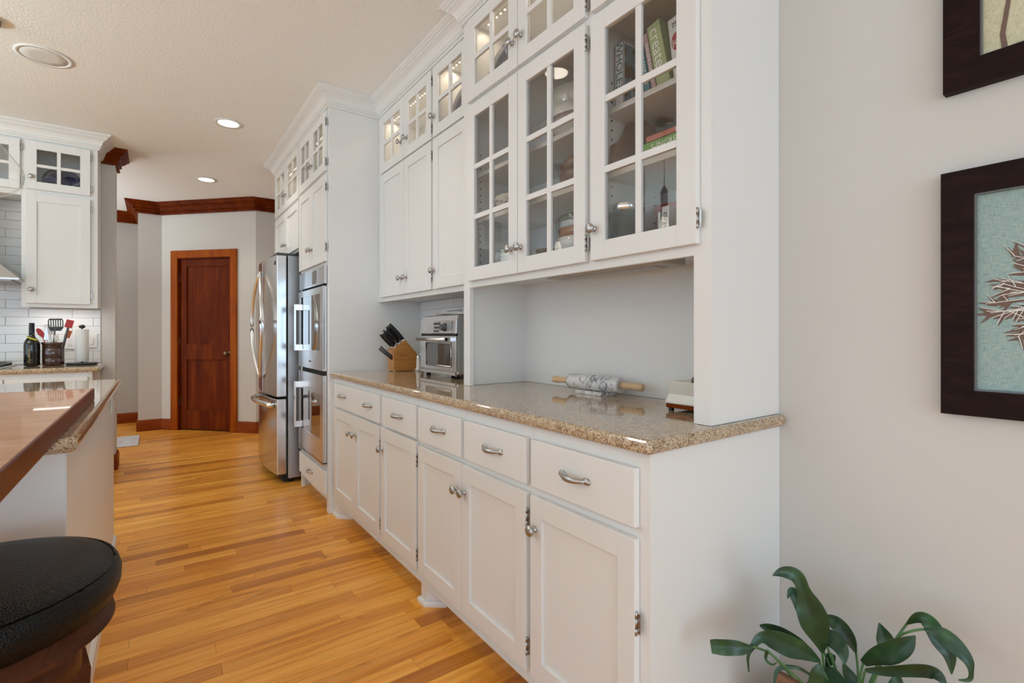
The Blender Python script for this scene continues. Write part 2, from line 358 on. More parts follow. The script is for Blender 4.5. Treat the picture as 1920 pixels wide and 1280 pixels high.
def crownprof(h, p, z1=CEILZ):
    z0 = z1-h
    k = p/0.088
    return [(-0.004, z0), (0.013, z0), (0.015, z0+h*0.05), (0.013, z0+h*0.13), (0.021, z0+h*0.15), (0.023, z0+h*0.20), (0.021, z0+h*0.25), (0.027*k, z0+h*0.30), (0.031*k, z0+h*0.44), (0.041*k, z0+h*0.58),
            (0.056*k, z0+h*0.68), (0.064*k, z0+h*0.71), (0.064*k, z0+h*0.78), (0.071*k, z0+h*0.80), (0.079*k, z0+h*0.86), (p*0.98, z0+h*0.90), (p, z0+h*0.92), (p, z1-0.001), (-0.004, z1-0.001)]

# ================================================================ setting
struct('ceiling', MB().box(-5, 1.65, -3.6, 8.4, CEILZ, CEILZ+0.1), CEIL)
fl = struct('floor', MB().box(-5, 1.65, -3.6, 8.4, -0.06, -0.0025), mat('dark floor joints', (0.10, 0.045, 0.015), 0.7))
PW = 0.0735; rest = MB(); nb = 0
yy = 0.62; row = 0
while yy < 8.3:
    r_ = random.Random(row*17+3); x = 1.549 - r_.uniform(0.05, 0.9)
    cuts = [1.549]; 
    while x > -0.62: cuts.append(x); x -= r_.uniform(0.55, 1.35)
    cuts.append(-0.72 if cuts[-1] > -0.5 else cuts[-1]-0.15)
    g = 0.0005
    for i in range(len(cuts)-1):
        hi, lo = cuts[i], cuts[i+1]
        if lo > 0.96 or nb >= 298: rest.box(lo+g, hi-g, yy+g, yy+PW-g, -0.012, 0); continue
        obj('plank', MB().box(lo+g, hi-g, yy+g, yy+PW-g, -0.012, 0), FLOOR, fl); nb += 1
    x = cuts[-1]
    while x > -5: w_ = r_.uniform(0.6, 1.6); rest.box(max(-5, x-w_)+g, x-g, yy+g, yy+PW-g, -0.012, 0); x -= w_
    yy += PW; row += 1
yy = 0.62-PW
while yy > -3.6:
    r_ = random.Random(row*31+5); x = 1.549
    while x > -5: w_ = r_.uniform(0.5, 1.6); rest.box(max(-5, x-w_)+g, x-g, yy+g, yy+PW-g, -0.012, 0); x -= w_
    yy -= PW; row += 1
obj('distant_planks', rest, FLOOR, fl, kind='stuff')

struct('wall_right', MB().box(1.549, 1.65, -3.6, 8.4, 0, CEILZ), GREIGE)
wl = MB().box(-5.1, -5, -3.6, 8.4, 0, 0.05).box(-5.1, -5, -3.6, 8.4, 2.45, CEILZ)
for a, c in ((-3.6, -3.1), (0.2, 0.6), (4.4, 5.9), (7.7, 8.4)): wl.box(-5.1, -5, a, c, 0.05, 2.45)
struct('wall_left', wl, GREIGE)
wr = MB().box(-5.1, 1.65, -3.7, -3.6, 0, 0.05).box(-5.1, 1.65, -3.7, -3.6, 2.45, CEILZ)
for a, c in ((-5.1, -4.4), (-1.7, -1.3), (1.2, 1.65)): wr.box(a, c, -3.7, -3.6, 0.05, 2.45)
struct('wall_front', wr, GREIGE)
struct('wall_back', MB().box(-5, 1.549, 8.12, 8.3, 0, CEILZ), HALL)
wk = struct('wall_cooktop', MB().box(-5, -0.276, 5.40, 5.62, 0, CEILZ), GREIGE)
PA, PB = Vector((0.065, 7.345)), Vector((0.95, 6.42)); pd = (PB-PA).normalized(); pn = Vector((pd.y, -pd.x))
PL = (PB-PA).length
def FP(u, n, z): q = PA+pd*u+pn*n; return (q.x, q.y, z)
BP = (tuple(pd)+(0,), tuple(pn)+(0,), FP)
wc = MB().prism([(-0.165, 8.12), (-0.165, 7.345), (0.065, 7.345), (0.062, 7.46), (-0.06, 7.46), (-0.06, 8.12)], 0, CEILZ)
wc.prism([(0.95, 6.42), (1.549, 6.42), (1.549, 6.54), (1.0, 6.54)], 0, CEILZ)
wp = MB(FP).box(0, 0.232, -0.11, 0, 0, CEILZ).box(0.955, PL, -0.11, 0, 0, CEILZ).box(0.232, 0.955, -0.11, 0, 2.062, CEILZ)
struct('wall_pantry', wc, GREIGE); struct('wall_pantry_door', wp, GREIGE)
# pantry door
d1 = setp(bpy.data.objects.new('door_1', None), kind='structure'); C.objects.link(d1); d1.location = FP(0.6, 0, 0); OFF['door_1'] = tuple(d1.location)
setp(d1, 'two-panel cherry wood pantry door with orange wood casing')
for a in (('casing', (0.140, 0.232, 0, 2.152)), ('casing', (0.955, 1.040, 0, 2.152)), ('casing', (0.232, 0.955, 2.062, 2.152))):
    obj('casing', MB(FP).box(a[1][0], a[1][1], 0, 0.02, a[1][2], a[1][3]), CASING, d1, bevel=0.003)
obj('jamb', MB(FP).box(0.232, 0.240, -0.11, 0.004, 0, 2.062).box(0.947, 0.955, -0.11, 0.004, 0, 2.062).box(0.24, 0.947, -0.11, 0.004, 2.052, 2.062), CHERRY, d1)
ds = obj('door_slab', MB(FP).box(0.242, 0.330, -0.055, -0.018, 0.012, 2.05).box(0.872, 0.945, -0.055, -0.018, 0.012, 2.05).box(0.33, 0.872, -0.055, -0.018, 0.012, 0.24)
     .box(0.33, 0.872, -0.055, -0.018, 0.845, 1.03).box(0.33, 0.872, -0.055, -0.018, 1.96, 2.05), CHERRY, d1, bevel=0.004)
for z0, z1 in ((0.24, 0.845), (1.03, 1.96)): obj('panel', MB(FP).box(0.328, 0.874, -0.046, -0.032, z0-0.002, z1+0.002), CHERRY, ds)
obj('door_knob', MB(lambda x, y, z: FP(0.905+x, -0.018+z, 0.925+y)).lathe([(0.030, 0), (0.030, 0.005), (0.012, 0.010), (0.010, 0.03), (0.024, 0.04), (0.029, 0.052), (0.022, 0.064), (0.004, 0.068)], 18), BRONZE, ds)
for z in (0.30, 1.02, 1.78): obj('hinge', MB(FP).box(0.236, 0.246, -0.018, -0.006, z, z+0.09), NICKEL, d1)

BASEP = [(0.0, 0.0), (0.016, 0.0), (0.016, 0.105), (0.010, 0.122), (0.006, 0.130), (0.0, 0.132)]
def basepath(n, pts, side=1): struct(n, MB().sweep(pts, BASEP, side), BASEW)
basepath('baseboard_hall', [(-4.9, 8.12), (-0.165, 8.12), (-0.165, 7.345), (0.065, 7.345), FP(0.139, 0, 0)[:2]])
basepath('baseboard_pantry', [FP(1.041, 0, 0)[:2], (0.95, 6.42), (1.54, 6.42)])
basepath('baseboard_cooktop', [(-0.335, 5.40), (-0.276, 5.40), (-0.276, 5.62), (-4.9, 5.62)])
struct('baseboard_right', MB().sweep([(1.549, 0.750), (1.549, -3.5)], BASEP, 1), WHITE)
struct('trim_1', MB().sweep([(1.30, 5.01), (0.908, 5.01), (0.908, 3.275), (1.241, 3.275), (1.241, 2.04), (1.188, 2.04), (1.188, 0.752), (1.548, 0.752)], crownprof(0.105, 0.088)), WHITE, label='white crown moulding along tops of the long right cabinets')
struct('trim_2', MB().sweep([(-2.6, 5.09), (-0.369, 5.09), (-0.369, 5.399)], crownprof(0.115, 0.088)), WHITE, label='white crown moulding over the cooktop cabinets')
WPROF = [(0, 2.588), (0.020, 2.588), (0.022, 2.600), (0.016, 2.608), (0.016, 2.622), (0.032, 2.630), (0.034, 2.640), (0.030, 2.648), (0.036, 2.662), (0.052, 2.672), (0.056, 2.672), (0.056, 2.682), (0.066, 2.686), (0.072, 2.700), (0.084, 2.704), (0.086, 2.719), (0, 2.719)]
struct('trim_3', MB().sweep([(-0.371, 5.40), (-0.276, 5.40), (-0.276, 5.62), (-2, 5.62)], WPROF), CHERRY, label='cherry crown moulding wrapped round the end of cooktop wall')
struct('trim_4', MB().sweep([(-4.9, 8.12), (-0.165, 8.12), (-0.165, 7.345), (0.065, 7.345), (0.95, 6.42), (1.54, 6.42)], [(q*1.45, z) for q, z in WPROF]), CHERRY, label='dark cherry crown moulding above the pantry door')

# backsplash tiles
def tiles(parent, T, u0, u1, z0, z1, L, H, thk=0.008, seed=0, skip=None):
    r_ = random.Random(seed); z = z0; k = 0; g = 0.0012
    while z < z1-0.005:
        u = u0 - (L*(0.15+0.5*(k % 2)))
        while u < u1-0.004:
            a, b2, c, d_ = max(u, u0)+g, min(u+L, u1)-g, z+g, min(z+H, z1)-g
            if b2-a > 0.01 and not (skip and skip(a, b2, c, d_)):
                obj('tile', MB(T).box(a, b2, 0.001, thk+r_.uniform(-0.0006, 0.0006), c, d_), TILE, parent, bevel=0.0012, seg=1)
            u += L
        z += H; k += 1
bs = struct('backsplash_left', MB(FY(5.40)).box(-1.75, -0.371, 0, 0.004, 0.915, 2.19), GROUT)
tiles(bs, FY(5.40), -1.16, -0.371, 0.9465, 1.355, 0.26, 0.0685, seed=2)
tiles(bs, FY(5.40), -1.16, -0.801, 1.355, 2.19, 0.26, 0.0685, seed=4)
tiles(bs, FY(5.40), -1.16, -0.371, 0.916, 0.9465, 0.26, 0.0685, seed=5)
bs2 = struct('backsplash_right', MB(FX(1.549)).box(2.041, 3.274, 0, 0.004, 0.916, 1.384), GROUT)
tiles(bs2, FX(1.549), 2.041, 3.274, 0.916, 1.384, 0.26, 0.0685, seed=3)

# ceiling fittings
def downlight(x, y, label, spot=20):
    t = thing('ceiling_downlight', label, 'ceiling light', (x, y, CEILZ), group='round ceiling lights')
    obj('trim_ring', MB().lathe([(0.066, -0.001), (0.090, -0.001), (0.092, -0.006), (0.070, -0.007), (0.066, -0.001)], 32, (x, y, CEILZ), cap=False), PLAST, t)
    obj('lens', MB().lathe([(0.068, -0.0015), (0.068, -0.004)], 28, (x, y, CEILZ)), LAMP, t)
    l = bpy.data.lights.new('downlight', 'SPOT'); l.energy = spot; l.spot_size = 2.2; l.spot_blend = 0.8; l.shadow_soft_size = 0.07; l.color = (1, 0.94, 0.86)
    o = bpy.data.objects.new('downlight_beam', l); C.objects.link(o); o.location = (x, y, CEILZ-0.03)
downlight(0.44, 4.21, 'lit round ceiling light in front of the tall oven cabinet')
downlight(0.42, 5.88, 'smaller looking lit round ceiling light nearest the pantry door')
downlight(0.41, 2.25, 'round ceiling light seen only mirrored in the glass doors')
t = thing('ceiling_speaker', 'round flush white speaker grille in the ceiling', 'speaker', (-0.507, 3.80, CEILZ))
obj('rim', MB().lathe([(0.105, -0.001), (0.124, -0.001), (0.125, -0.005), (0.105, -0.006), (0.105, -0.001)], 40, (-0.507, 3.80, CEILZ), cap=False), mat('grey white rim', (0.88, 0.87, 0.86), 0.6), t)
obj('grille', MB().lathe([(0.1055, -0.001), (0.1055, -0.004), (0.06, -0.0045)], 40, (-0.507, 3.80, CEILZ)), mat('grey speaker mesh', (0.74, 0.73, 0.72), 0.8), t)
def pendant(x, y, z, r, label):
    t = thing('pendant_lamp', label, 'pendant lamp', (x, y, z), group='clear glass pendant lamps over the island')
    prof = [(0.024, 1.55*r)]
    for i in range(1, 25):
        a = PI*i/24; rr = r*math.sin(a); zz = r*math.cos(a)*0.82
        if a < 1.0: rr = 0.024+(r*math.sin(1.0)-0.024)*(a/1.0)**1.5; zz = r*math.cos(1.0)*0.82+(1.55*r-r*math.cos(1.0)*0.82)*(1-a/1.0)**0.9
        prof.append((max(rr, 0.002), zz))
    obj('glass_shade', MB().lathe(prof, 40, (x, y, z), cap=False), GLOBE, t)
    obj('socket', MB().lathe([(0.02, 0.06), (0.026, 0.065), (0.026, 1.5*r+0.03), (0.006, 1.5*r+0.06)], 18, (x, y, z)), BRONZE, t)
    obj('bulb', MB().lathe([(0.004, -0.05), (0.026, -0.035), (0.034, 0.0), (0.026, 0.035), (0.013, 0.07)], 16, (x, y, z)), mat('glowing bulb', (1, 1, 1), 0.4, emit=(1, 0.88, 0.72), estr=5), t)
    obj('cord', MB().tube([(x, y, z+1.5*r+0.05), (x, y, CEILZ-0.01)], 0.003, 6), BRONZE, t)
    obj('canopy', MB().lathe([(0.06, -0.001), (0.064, -0.003), (0.064, -0.022), (0.01, -0.026)], 28, (x, y, CEILZ)), BRONZE, t)
pendant(-0.69, 3.50, 1.955, 0.150, 'clear glass globe pendant lamp at left edge in front of white cabinets')
pendant(-0.676, 2.30, 1.955, 0.150, 'glass pendant lamp nearer the camera, mirrored in cabinet glass')

# ================================================================ right run: base cabinets
def carcass(t, T, u0, u1, z0, z1, depth, name='carcass'):
    return obj(name, MB(T).box(u0, u1, -depth, 0, z0, z1), WHITE, t)
XB = 0.937; FB = FX(XB); bb = BX(XB); PZ = 0.772
def base(u0, u1, label):
    t = thing('base_cabinet', label, 'cabinet', (XB, (u0+u1)/2, 0), group='white base cabinets under the granite counter')
    carcass(t, FB, u0, u1, 0.085, 0.879, 0.61); obj('bottom_bead', MB(FB).box(u0, u1, -0.002, 0.005, 0.085, 0.099), WHITE, t, bevel=0.002); return t
t = base(0.757, 1.1915, 'white base cabinet at the near end with one drawer and door')
obj('end_panel', MB().box(XB, 1.548, 0.750, 0.757, 0.0, 0.879), WHITE, t)
obj('toe_kick', MB().box(1.01, 1.03, 0.757, 1.1915, 0, 0.085), WHITE, t)
drawer(t, FB, 0.779, 1.178, 0.700, 0.841, 0, bb, [(0.985, PZ)])
door(t, FB, 0.779, 1.181, 0.131, 0.673, 0, bb, knob=(1.155, 0.578), hinges=((0.779, 0.475), (0.779, 0.22)))
t = base(1.192, 1.9775, 'white base cabinet with two drawers over two doors beside the near end')
obj('toe_kick', MB().box(1.01, 1.03, 1.192, 1.915, 0, 0.085), WHITE, t)
obj('foot', MB().prism([(XB+0.001, 1.975), (XB+0.001, 1.930), (1.012, 1.872), (1.012, 1.975)], 0.0, 0.087), WHITE, t)
obj('foot_moulding', MB().sweep([(0.999, 1.975), (XB, 1.975), (XB, 1.930), (1.008, 1.874)], [(0, 0), (0.013, 0), (0.013, 0.012), (0.008, 0.020), (0, 0.022)], 1), WHITE, t)
drawer(t, FB, 1.204, 1.576, 0.700, 0.841, 0, bb, [(1.385, PZ)])
drawer(t, FB, 1.600, 1.966, 0.700, 0.843, 0, bb, [(1.775, PZ+0.004)])
door(t, FB, 1.204, 1.592, 0.131, 0.675, 0, bb, knob=(1.570, 0.580), hinges=((1.204, 0.60), (1.204, 0.205)))
door(t, FB, 1.595, 1.966, 0.131, 0.678, 0, bb, knob=(1.622, 0.580))
t = base(1.978, 2.4125, 'white base cabinet with single drawer and door at middle of run')
obj('toe_kick', MB().box(1.01, 1.03, 1.985, 2.4125, 0, 0.085), WHITE, t)
drawer(t, FB, 1.990, 2.386, 0.703, 0.846, 0, bb, [(2.185, 0.777)])
door(t, FB, 1.990, 2.403, 0.134, 0.690, 0, bb, knob=(2.378, 0.586), hinges=((1.990, 0.61), (1.990, 0.20)))
t = base(2.413, 3.274, 'white base cabinet with wide two-handled drawer beside the oven tower')
obj('toe_kick', MB().box(1.01, 1.03, 2.413, 3.10, 0, 0.085), WHITE, t)
obj('foot', MB().prism([(XB+0.001, 3.273), (XB+0.001, 3.16), (1.012, 3.10), (1.012, 3.273)], 0.0, 0.087), WHITE, t)
obj('foot_moulding', MB().sweep([(XB, 3.273), (XB, 3.16), (1.008, 3.102)], [(0, 0), (0.013, 0), (0.013, 0.012), (0.008, 0.020), (0, 0.022)], 1), WHITE, t)
drawer(t, FB, 2.424, 3.205, 0.705, 0.848, 0, bb, [(2.575, 0.780), (3.015, 0.784)])
door(t, FB, 2.424, 2.800, 0.134, 0.692, 0, bb, knob=(2.780, 0.588), hinges=((2.424, 0.60), (2.424, 0.20)))
door(t, FB, 2.803, 3.205, 0.134, 0.690, 0, bb, knob=(2.862, 0.586))
solo('countertop', MB().box(0.908, 1.548, 0.728, 3.274, 0.880, 0.915), GRAN, 'long speckled brown granite countertop along the right cabinets', 'countertop', (1.2, 2.0, 0.88), bevel=0.014, seg=5)

# ================================================================ hutch and wall cabinets
XH = 1.188; FH = FX(XH); bh = BX(XH); D_ = 1.548-XH
t = thing('glass_hutch', 'white hutch with glass-paned doors standing on the near granite counter', 'cabinet', (XH, 1.4, 0.916))
obj('end_panel', MB().box(XH, 1.548, 0.752, 0.778, 0.916, CEILZ-0.002), WHITE, t)
obj('end_panel', MB().box(XH, 1.548, 2.014, 2.040, 0.916, CEILZ-0.002), WHITE, t)
obj('back_panel', MB().box(1.536, 1.548, 0.778, 2.014, 0.916, CEILZ-0.002), WHITE, t)
ff = MB(FH).box(0.778, 0.804, -0.02, 0, 0.916, CEILZ-0.002).box(1.985, 2.014, -0.02, 0, 0.916, CEILZ-0.002)
ff.box(1.168, 1.218, -0.02, -0.0005, 1.40, 2.60)
for z0, z1 in ((1.372, 1.425), (2.18, 2.245), (2.585, CEILZ-0.002)): ff.box(0.804, 1.985, -0.02, 0, z0, z1)
obj('face_frame', ff, WHITE, t)
obj('partition', MB().box(XH+0.02, 1.536, 1.173, 1.191, 1.425, CEILZ-0.01), WHITE, t)
for z in (1.405, 2.195, 2.62): obj('case_board', MB().box(XH+0.02, 1.536, 0.778, 2.014, z, z+0.02), WHITE, t)
for a, c in ((0.778, 1.173), (1.191, 2.014)):
    for z in (1.680, 1.892): obj('shelf', MB().box(XH+0.045, 1.535, a+0.001, c-0.001, z, z+0.018), WHITE, t)
ph = MB()
for yy2 in (1.1725, 2.0135):
    for k in range(17):
        z = 1.50+k*0.032
        for xx in (XH+0.075, 1.49): ph.box(xx-0.003, xx+0.003, yy2-0.0012, yy2+0.0002, z-0.003, z+0.003)
obj('shelf_pin_holes', ph, DARK, t, kind='stuff')
HZ = lambda u, zs: tuple((u, z) for z in zs)
door(t, FH, 0.784, 1.178, 1.400, 2.200, 0, bh, 2, 3, knob=(1.160, 1.502), hinges=HZ(0.784, (1.468, 2.10)), stile=0.062, rail=0.06)
door(t, FH, 1.206, 1.584, 1.400, 2.200, 0, bh, 2, 3, knob=(1.564, 1.500), hinges=HZ(1.206, (1.464, 2.135)), stile=0.054, rail=0.06)
door(t, FH, 1.588, 1.977, 1.400, 2.200, 0, bh, 2, 3, knob=(1.628, 1.500), stile=0.060, rail=0.06)
door(t, FH, 0.784, 1.178, 2.222, 2.600, 0, bh, 2, 2, knob=(1.155, 2.33), stile=0.062, rail=0.058)
door(t, FH, 1.206, 1.584, 2.222, 2.600, 0, bh, 2, 2, knob=(1.562, 2.333), hinges=HZ(1.206, (2.27, 2.55)), stile=0.055, rail=0.058)
door(t, FH, 1.588, 1.977, 2.222, 2.600, 0, bh, 2, 2, knob=(1.620, 2.328), stile=0.062, rail=0.058)
t = thing('under_cabinet_light', 'slim grey under-cabinet light bar beneath the hutch shelf', 'light bar', (1.33, 1.25, 1.405))
obj('housing', MB().box(1.27, 1.39, 0.97, 1.53, 1.378, 1.4045), mat('warm grey housing', (0.50, 0.48, 0.45), 0.5), t, bevel=0.003)
obj('diffuser', MB().box(1.30, 1.36, 1.02, 1.48, 1.374, 1.3785), mat('off diffuser', (0.45, 0.44, 0.42), 0.4), t)

XW = 1.241; FW = FX(XW); bw = BX(XW)
def wallcab(u0, u1, label):
    t = thing('wall_cabinet', label, 'cabinet', (XW, (u0+u1)/2, 1.372), group='white wall cabinets between hutch and oven tower')
    dd = 1.548-XW
    obj('carcass', MB(FW).box(u0, u1, -dd, -0.02, 1.386, 2.215).box(u0, u0+0.012, -dd, -0.02, 2.215, CEILZ-0.002).box(u1-0.012, u1, -dd, -0.02, 2.215, CEILZ-0.002).box(u0+0.012, u1-0.012, -dd, -dd+0.01, 2.215, CEILZ-0.002).box(u0+0.012, u1-0.012, -dd+0.01, -0.02, 2.62, 2.64), WHITE, t)
    m_ = MB(FW).box(u0, u0+0.03, -0.02, 0, 1.372, CEILZ-0.002).box(u1-0.03, u1, -0.02, 0, 1.372, CEILZ-0.002)
    for z0, z1 in ((1.372, 1.425), (2.18, 2.25), (2.585, CEILZ-0.002)): m_.box(u0+0.03, u1-0.03, -0.02, 0, z0, z1)
    obj('face_frame', m_, WHITE, t); return t
t = wallcab(2.041, 2.434, 'single-door white wall cabinet beside the hutch above toaster oven')
door(t, FW, 2.062, 2.432, 1.400, 2.212, 0, bw, knob=(2.418, 1.500), stile=0.058)
door(t, FW, 2.062, 2.432, 2.222, 2.600, 0, bw, 2, 2, knob=(2.418, 2.33), stile=0.060, rail=0.058)
t = wallcab(2.434, 3.274, 'double-door white wall cabinet beside the oven tower above knife block')
obj('filler', MB(FW).box(3.213, 3.274, -0.0005, 0.003, 1.372, CEILZ-0.1), WHITE, t)
door(t, FW, 2.456, 2.818, 1.400, 2.212, 0, bw, knob=(2.778, 1.498), hinges=HZ(2.456, (1.47, 2.13)), stile=0.058)
door(t, FW, 2.822, 3.208, 1.400, 2.212, 0, bw, knob=(2.856, 1.498), stile=0.058)
door(t, FW, 2.456, 2.818, 2.222, 2.600, 0, bw, 2, 2, knob=(2.775, 2.33), hinges=HZ(2.456, (2.28, 2.54)), stile=0.060, rail=0.058)
door(t, FW, 2.822, 3.208, 2.222, 2.600, 0, bw, 2, 2, knob=(2.862, 2.33), stile=0.060, rail=0.058)

# ================================================================ oven tower and fridge cabinet
XT = 0.908; FT = FX(XT); bt = BX(XT)
t = thing('oven_tower_cabinet', 'tall white cabinet tower holding the double oven', 'cabinet', (XT, 3.65, 0))
obj('side_panel', MB().box(XT, 1.548, 3.275, 3.295, 0, CEILZ-0.002), WHITE, t)
obj('side_panel', MB().box(XT, 1.548, 4.005, 4.025, 0, CEILZ-0.002), WHITE, t)
m_ = MB(FT).box(3.295, 3.325, -0.02, 0, 0.0, CEILZ-0.002).box(3.985, 4.005, -0.02, 0, 0.0, CEILZ-0.002)
for z0, z1 in ((0.085, 0.135), (0.262, 0.30), (1.605, 1.645), (2.17, 2.24), (2.585, CEILZ-0.002)): m_.box(3.325, 3.985, -0.02, 0, z0, z1)
obj('face_frame', m_, WHITE, t)
obj('case_board', MB().box(XT+0.02, 1.548, 3.295, 4.005, 1.61, 1.63).box(XT+0.02, 1.548, 3.295, 4.005, 2.19, 2.21).box(XT+0.02, 1.548, 3.295, 4.005, 2.62, 2.64).box(1.53, 1.548, 3.295, 4.005, 1.63, 2.70), WHITE, t)
obj('toe_kick', MB().box(0.975, 0.985, 3.295, 4.005, 0, 0.085), WHITE, t)
drawer(t, FT, 3.305, 4.000, 0.118, 0.268, 0, bt, [(3.655, 0.195)])
for (a, c, kn, h_) in ((3.302, 3.653, 3.625, 3.302), (3.657, 4.008, 3.685, None)):
    hs = (lambda zs: HZ(h_, zs) if h_ else ())
    door(t, FT, a, c, 1.628, 2.190, 0, bt, knob=(kn, 1.745), hinges=hs((1.72, 2.11)), stile=0.055)
    door(t, FT, a, c, 2.214, 2.600, 0, bt, 2, 2, knob=(kn, 2.33), hinges=hs((2.27, 2.53)), stile=0.058, rail=0.058)
t = thing('fridge_cabinet', 'white cabinet over the refrigerator with small glass top doors', 'cabinet', (XT, 4.5, 1.8))
obj('side_panel', MB().box(XT, 1.548, 4.985, 5.008, 0, CEILZ-0.002), WHITE, t)
m_ = MB(FT).box(4.0255, 4.05, -0.02, 0, 1.80, CEILZ-0.002).box(4.94, 4.985, -0.02, 0, 1.80, CEILZ-0.002)
for z0, z1 in ((1.80, 1.83), (2.16, 2.24), (2.585, CEILZ-0.002)): m_.box(4.05, 4.94, -0.02, 0, z0, z1)
obj('face_frame', m_, WHITE, t)
obj('case_board', MB().box(XT+0.02, 1.548, 4.026, 4.985, 1.81, 1.83).box(XT+0.02, 1.548, 4.026, 4.985, 2.19, 2.21).box(XT+0.02, 1.548, 4.026, 4.985, 2.62, 2.64).box(1.53, 1.548, 4.026, 4.985, 1.83, 2.70), WHITE, t)
for (a, c, kn) in ((4.030, 4.487, 4.455), (4.491, 4.945, 4.525)):
    door(t, FT, a, c, 1.815, 2.180, 0, bt, knob=(kn, 1.90), stile=0.058)
    door(t, FT, a, c, 2.204, 2.600, 0, bt, 2, 2, knob=(kn, 2.32), stile=0.060, rail=0.058)

# led strips in the top glass cabinets
def led(label, x0, x1, y0, y1, z=2.614, pw=2.2):
    t = thing('led_strip', label, 'light strip', (x0, (y0+y1)/2, z), group='warm led strips inside the top glass cabinets')
    obj('tape', MB().box(x0, x0+0.008, y0, y1, z, z+0.0055), PLAST, t)
    mb = MB(); y = y0+0.02
    while y < y1-0.01: mb.box(x0+0.001, x0+0.007, y-0.003, y+0.003, z-0.003, z); y += 0.033
    obj('led_beads', mb, LEDB, t, kind='stuff')
    l = bpy.data.lights.new('led', 'AREA'); l.shape = 'RECTANGLE'; l.size = 0.02; l.size_y = y1-y0; l.energy = pw*0.45; l.color = (1, 0.84, 0.64)
    o = bpy.data.objects.new('led_glow', l); C.objects.link(o); o.location = (x0+0.02, (y0+y1)/2, z-0.006)
led('warm led strip inside top of the hutch above double doors', 1.27, 0, 1.21, 1.99)
led('warm led strip inside top of the hutch above the single door', 1.27, 0, 0.80, 1.16, pw=1.1)
led('warm led strip inside top of the single wall cabinet', 1.32, 0, 2.07, 2.41, pw=1.2)
led('warm led strip inside top of the double wall cabinet', 1.32, 0, 2.46, 3.25, pw=2.2)
led('warm led strip inside top of the fridge cabinet', 1.0, 0, 4.06, 4.96, pw=2.2)
led('warm led strip inside top of the oven tower', 1.0, 0, 3.31, 3.99, pw=0.8)

# ================================================================ double oven
t = thing('double_oven', 'stainless steel double wall oven built into the white tower', 'oven', (XT, 3.65, 0.3))
o0, o1 = 3.325, 3.985; XO = 0.888; FO = FX(XO)
obj('body', MB().box(XT-0.001, 1.45, o0+0.001, o1-0.001, 0.302, 1.603), DARK, t)
cp = obj('control_panel', MB().box(0.889, 0.906, o0-0.012, o1+0.012, 1.485, 1.604), STEEL, t, bevel=0.002)
obj('display', MB(FO).box(3.52, 3.80, -0.0005, 0.0015, 1.500, 1.590), OVENG, cp)
obj('trim_strip', MB().box(0.884, 0.906, o0-0.012, o1+0.012, 0.296, 0.312), STEEL, t)
for z0, z1, hz0, hz1, w0, w1 in ((0.915, 1.470, 1.035, 1.375, 1.045, 1.425), (0.318, 0.885, 0.475, 0.81, 0.462, 0.755)):
    dr = obj('oven_door', MB(FO).box(o0-0.004, 3.395, -0.018, 0.006, z0, z1).box(3.925, o1+0.004, -0.018, 0.006, z0, z1).box(3.395, 3.925, -0.018, 0.006, z0, w0).box(3.395, 3.925, -0.018, 0.006, w1, z1), STEEL, t, bevel=0.0015)
    obj('window', MB(FO).box(3.394, 3.926, -0.015, 0.004, w0-0.001, w1+0.001), OVENG, dr)
    obj('handle', MB(FO).box(3.868, 3.900, 0.004, 0.052, hz0, hz0+0.045).box(3.868, 3.900, 0.004, 0.052, hz1-0.045, hz1)
        .prism_un([(3.868, hz0), (3.900, hz0), (3.900, hz1), (3.868, hz1)], 0.050, 0.058), POLISH, dr, bevel=0.002)
text('badge', 'BOSCH', 0.016, mat('dark print', (0.08, 0.08, 0.08), 0.5), cp, (0.8815, 3.655, 0.965), (0, -1, 0), (-1, 0, 0))

# ================================================================ refrigerator
f0, f1, fm = 4.13, 4.97, 4.55
def bulge(y, base=0.757, d=0.034): q = (y-fm)/(f1-fm); return base-d*(1-q*q)
def fpan(a, c, z0, z1, n=12, extra=0.0):
    ys = [a+(c-a)*i/n for i in range(n+1)]
    return MB().prism([(bulge(y)-extra, y) for y in ys]+[(0.826, c), (0.826, a)], z0, z1)
t = thing('refrigerator', 'stainless french door refrigerator with curved bow handles', 'refrigerator', (1.1, fm, 0))
obj('body', MB().box(0.836, 1.50, f0+0.004, f1-0.004, 0.035, 1.765), STEELD, t, bevel=0.004)
obj('gasket', MB().box(0.826, 0.836, f0+0.012, f1-0.012, 0.06, 1.755), DARK, t)
obj('top_cover', MB().box(0.76, 0.96, f0+0.02, f1-0.02, 1.765, 1.785), GREYP, t, bevel=0.004)
for a, c in ((f0, fm-0.002), (fm+0.002, f1)): obj('fridge_door', fpan(a, c, 0.672, 1.762), STEEL, t, bevel=0.006, seg=3)
fz = obj('freezer_drawer', fpan(f0, f1, 0.072, 0.655, 24), STEEL, t, bevel=0.008, seg=3)
obj('kick_grille', MB().box(0.80, 0.835, f0+0.02, f1-0.02, 0.015, 0.07), DARK, t)
for yy2 in (f0+0.06, f1-0.06): obj('foot', MB().lathe([(0.02, 0), (0.02, 0.034)], 12, (0.87, yy2, 0)), BLACK, t)
for sg, amp in ((-1, 0.235), (1, 0.225)):
    pts = []
    for i in range(25):
        q = i/24; b3 = math.sin(PI*q)
        y = fm+sg*(0.012+amp*b3); pts.append((bulge(y)-0.014-0.042*b3**0.6, y, 0.800+0.865*q))
    obj('bow_handle', MB().tube(pts, [0.011+0.004*math.sin(PI*i/24) for i in range(25)], 12), POLISH, t)
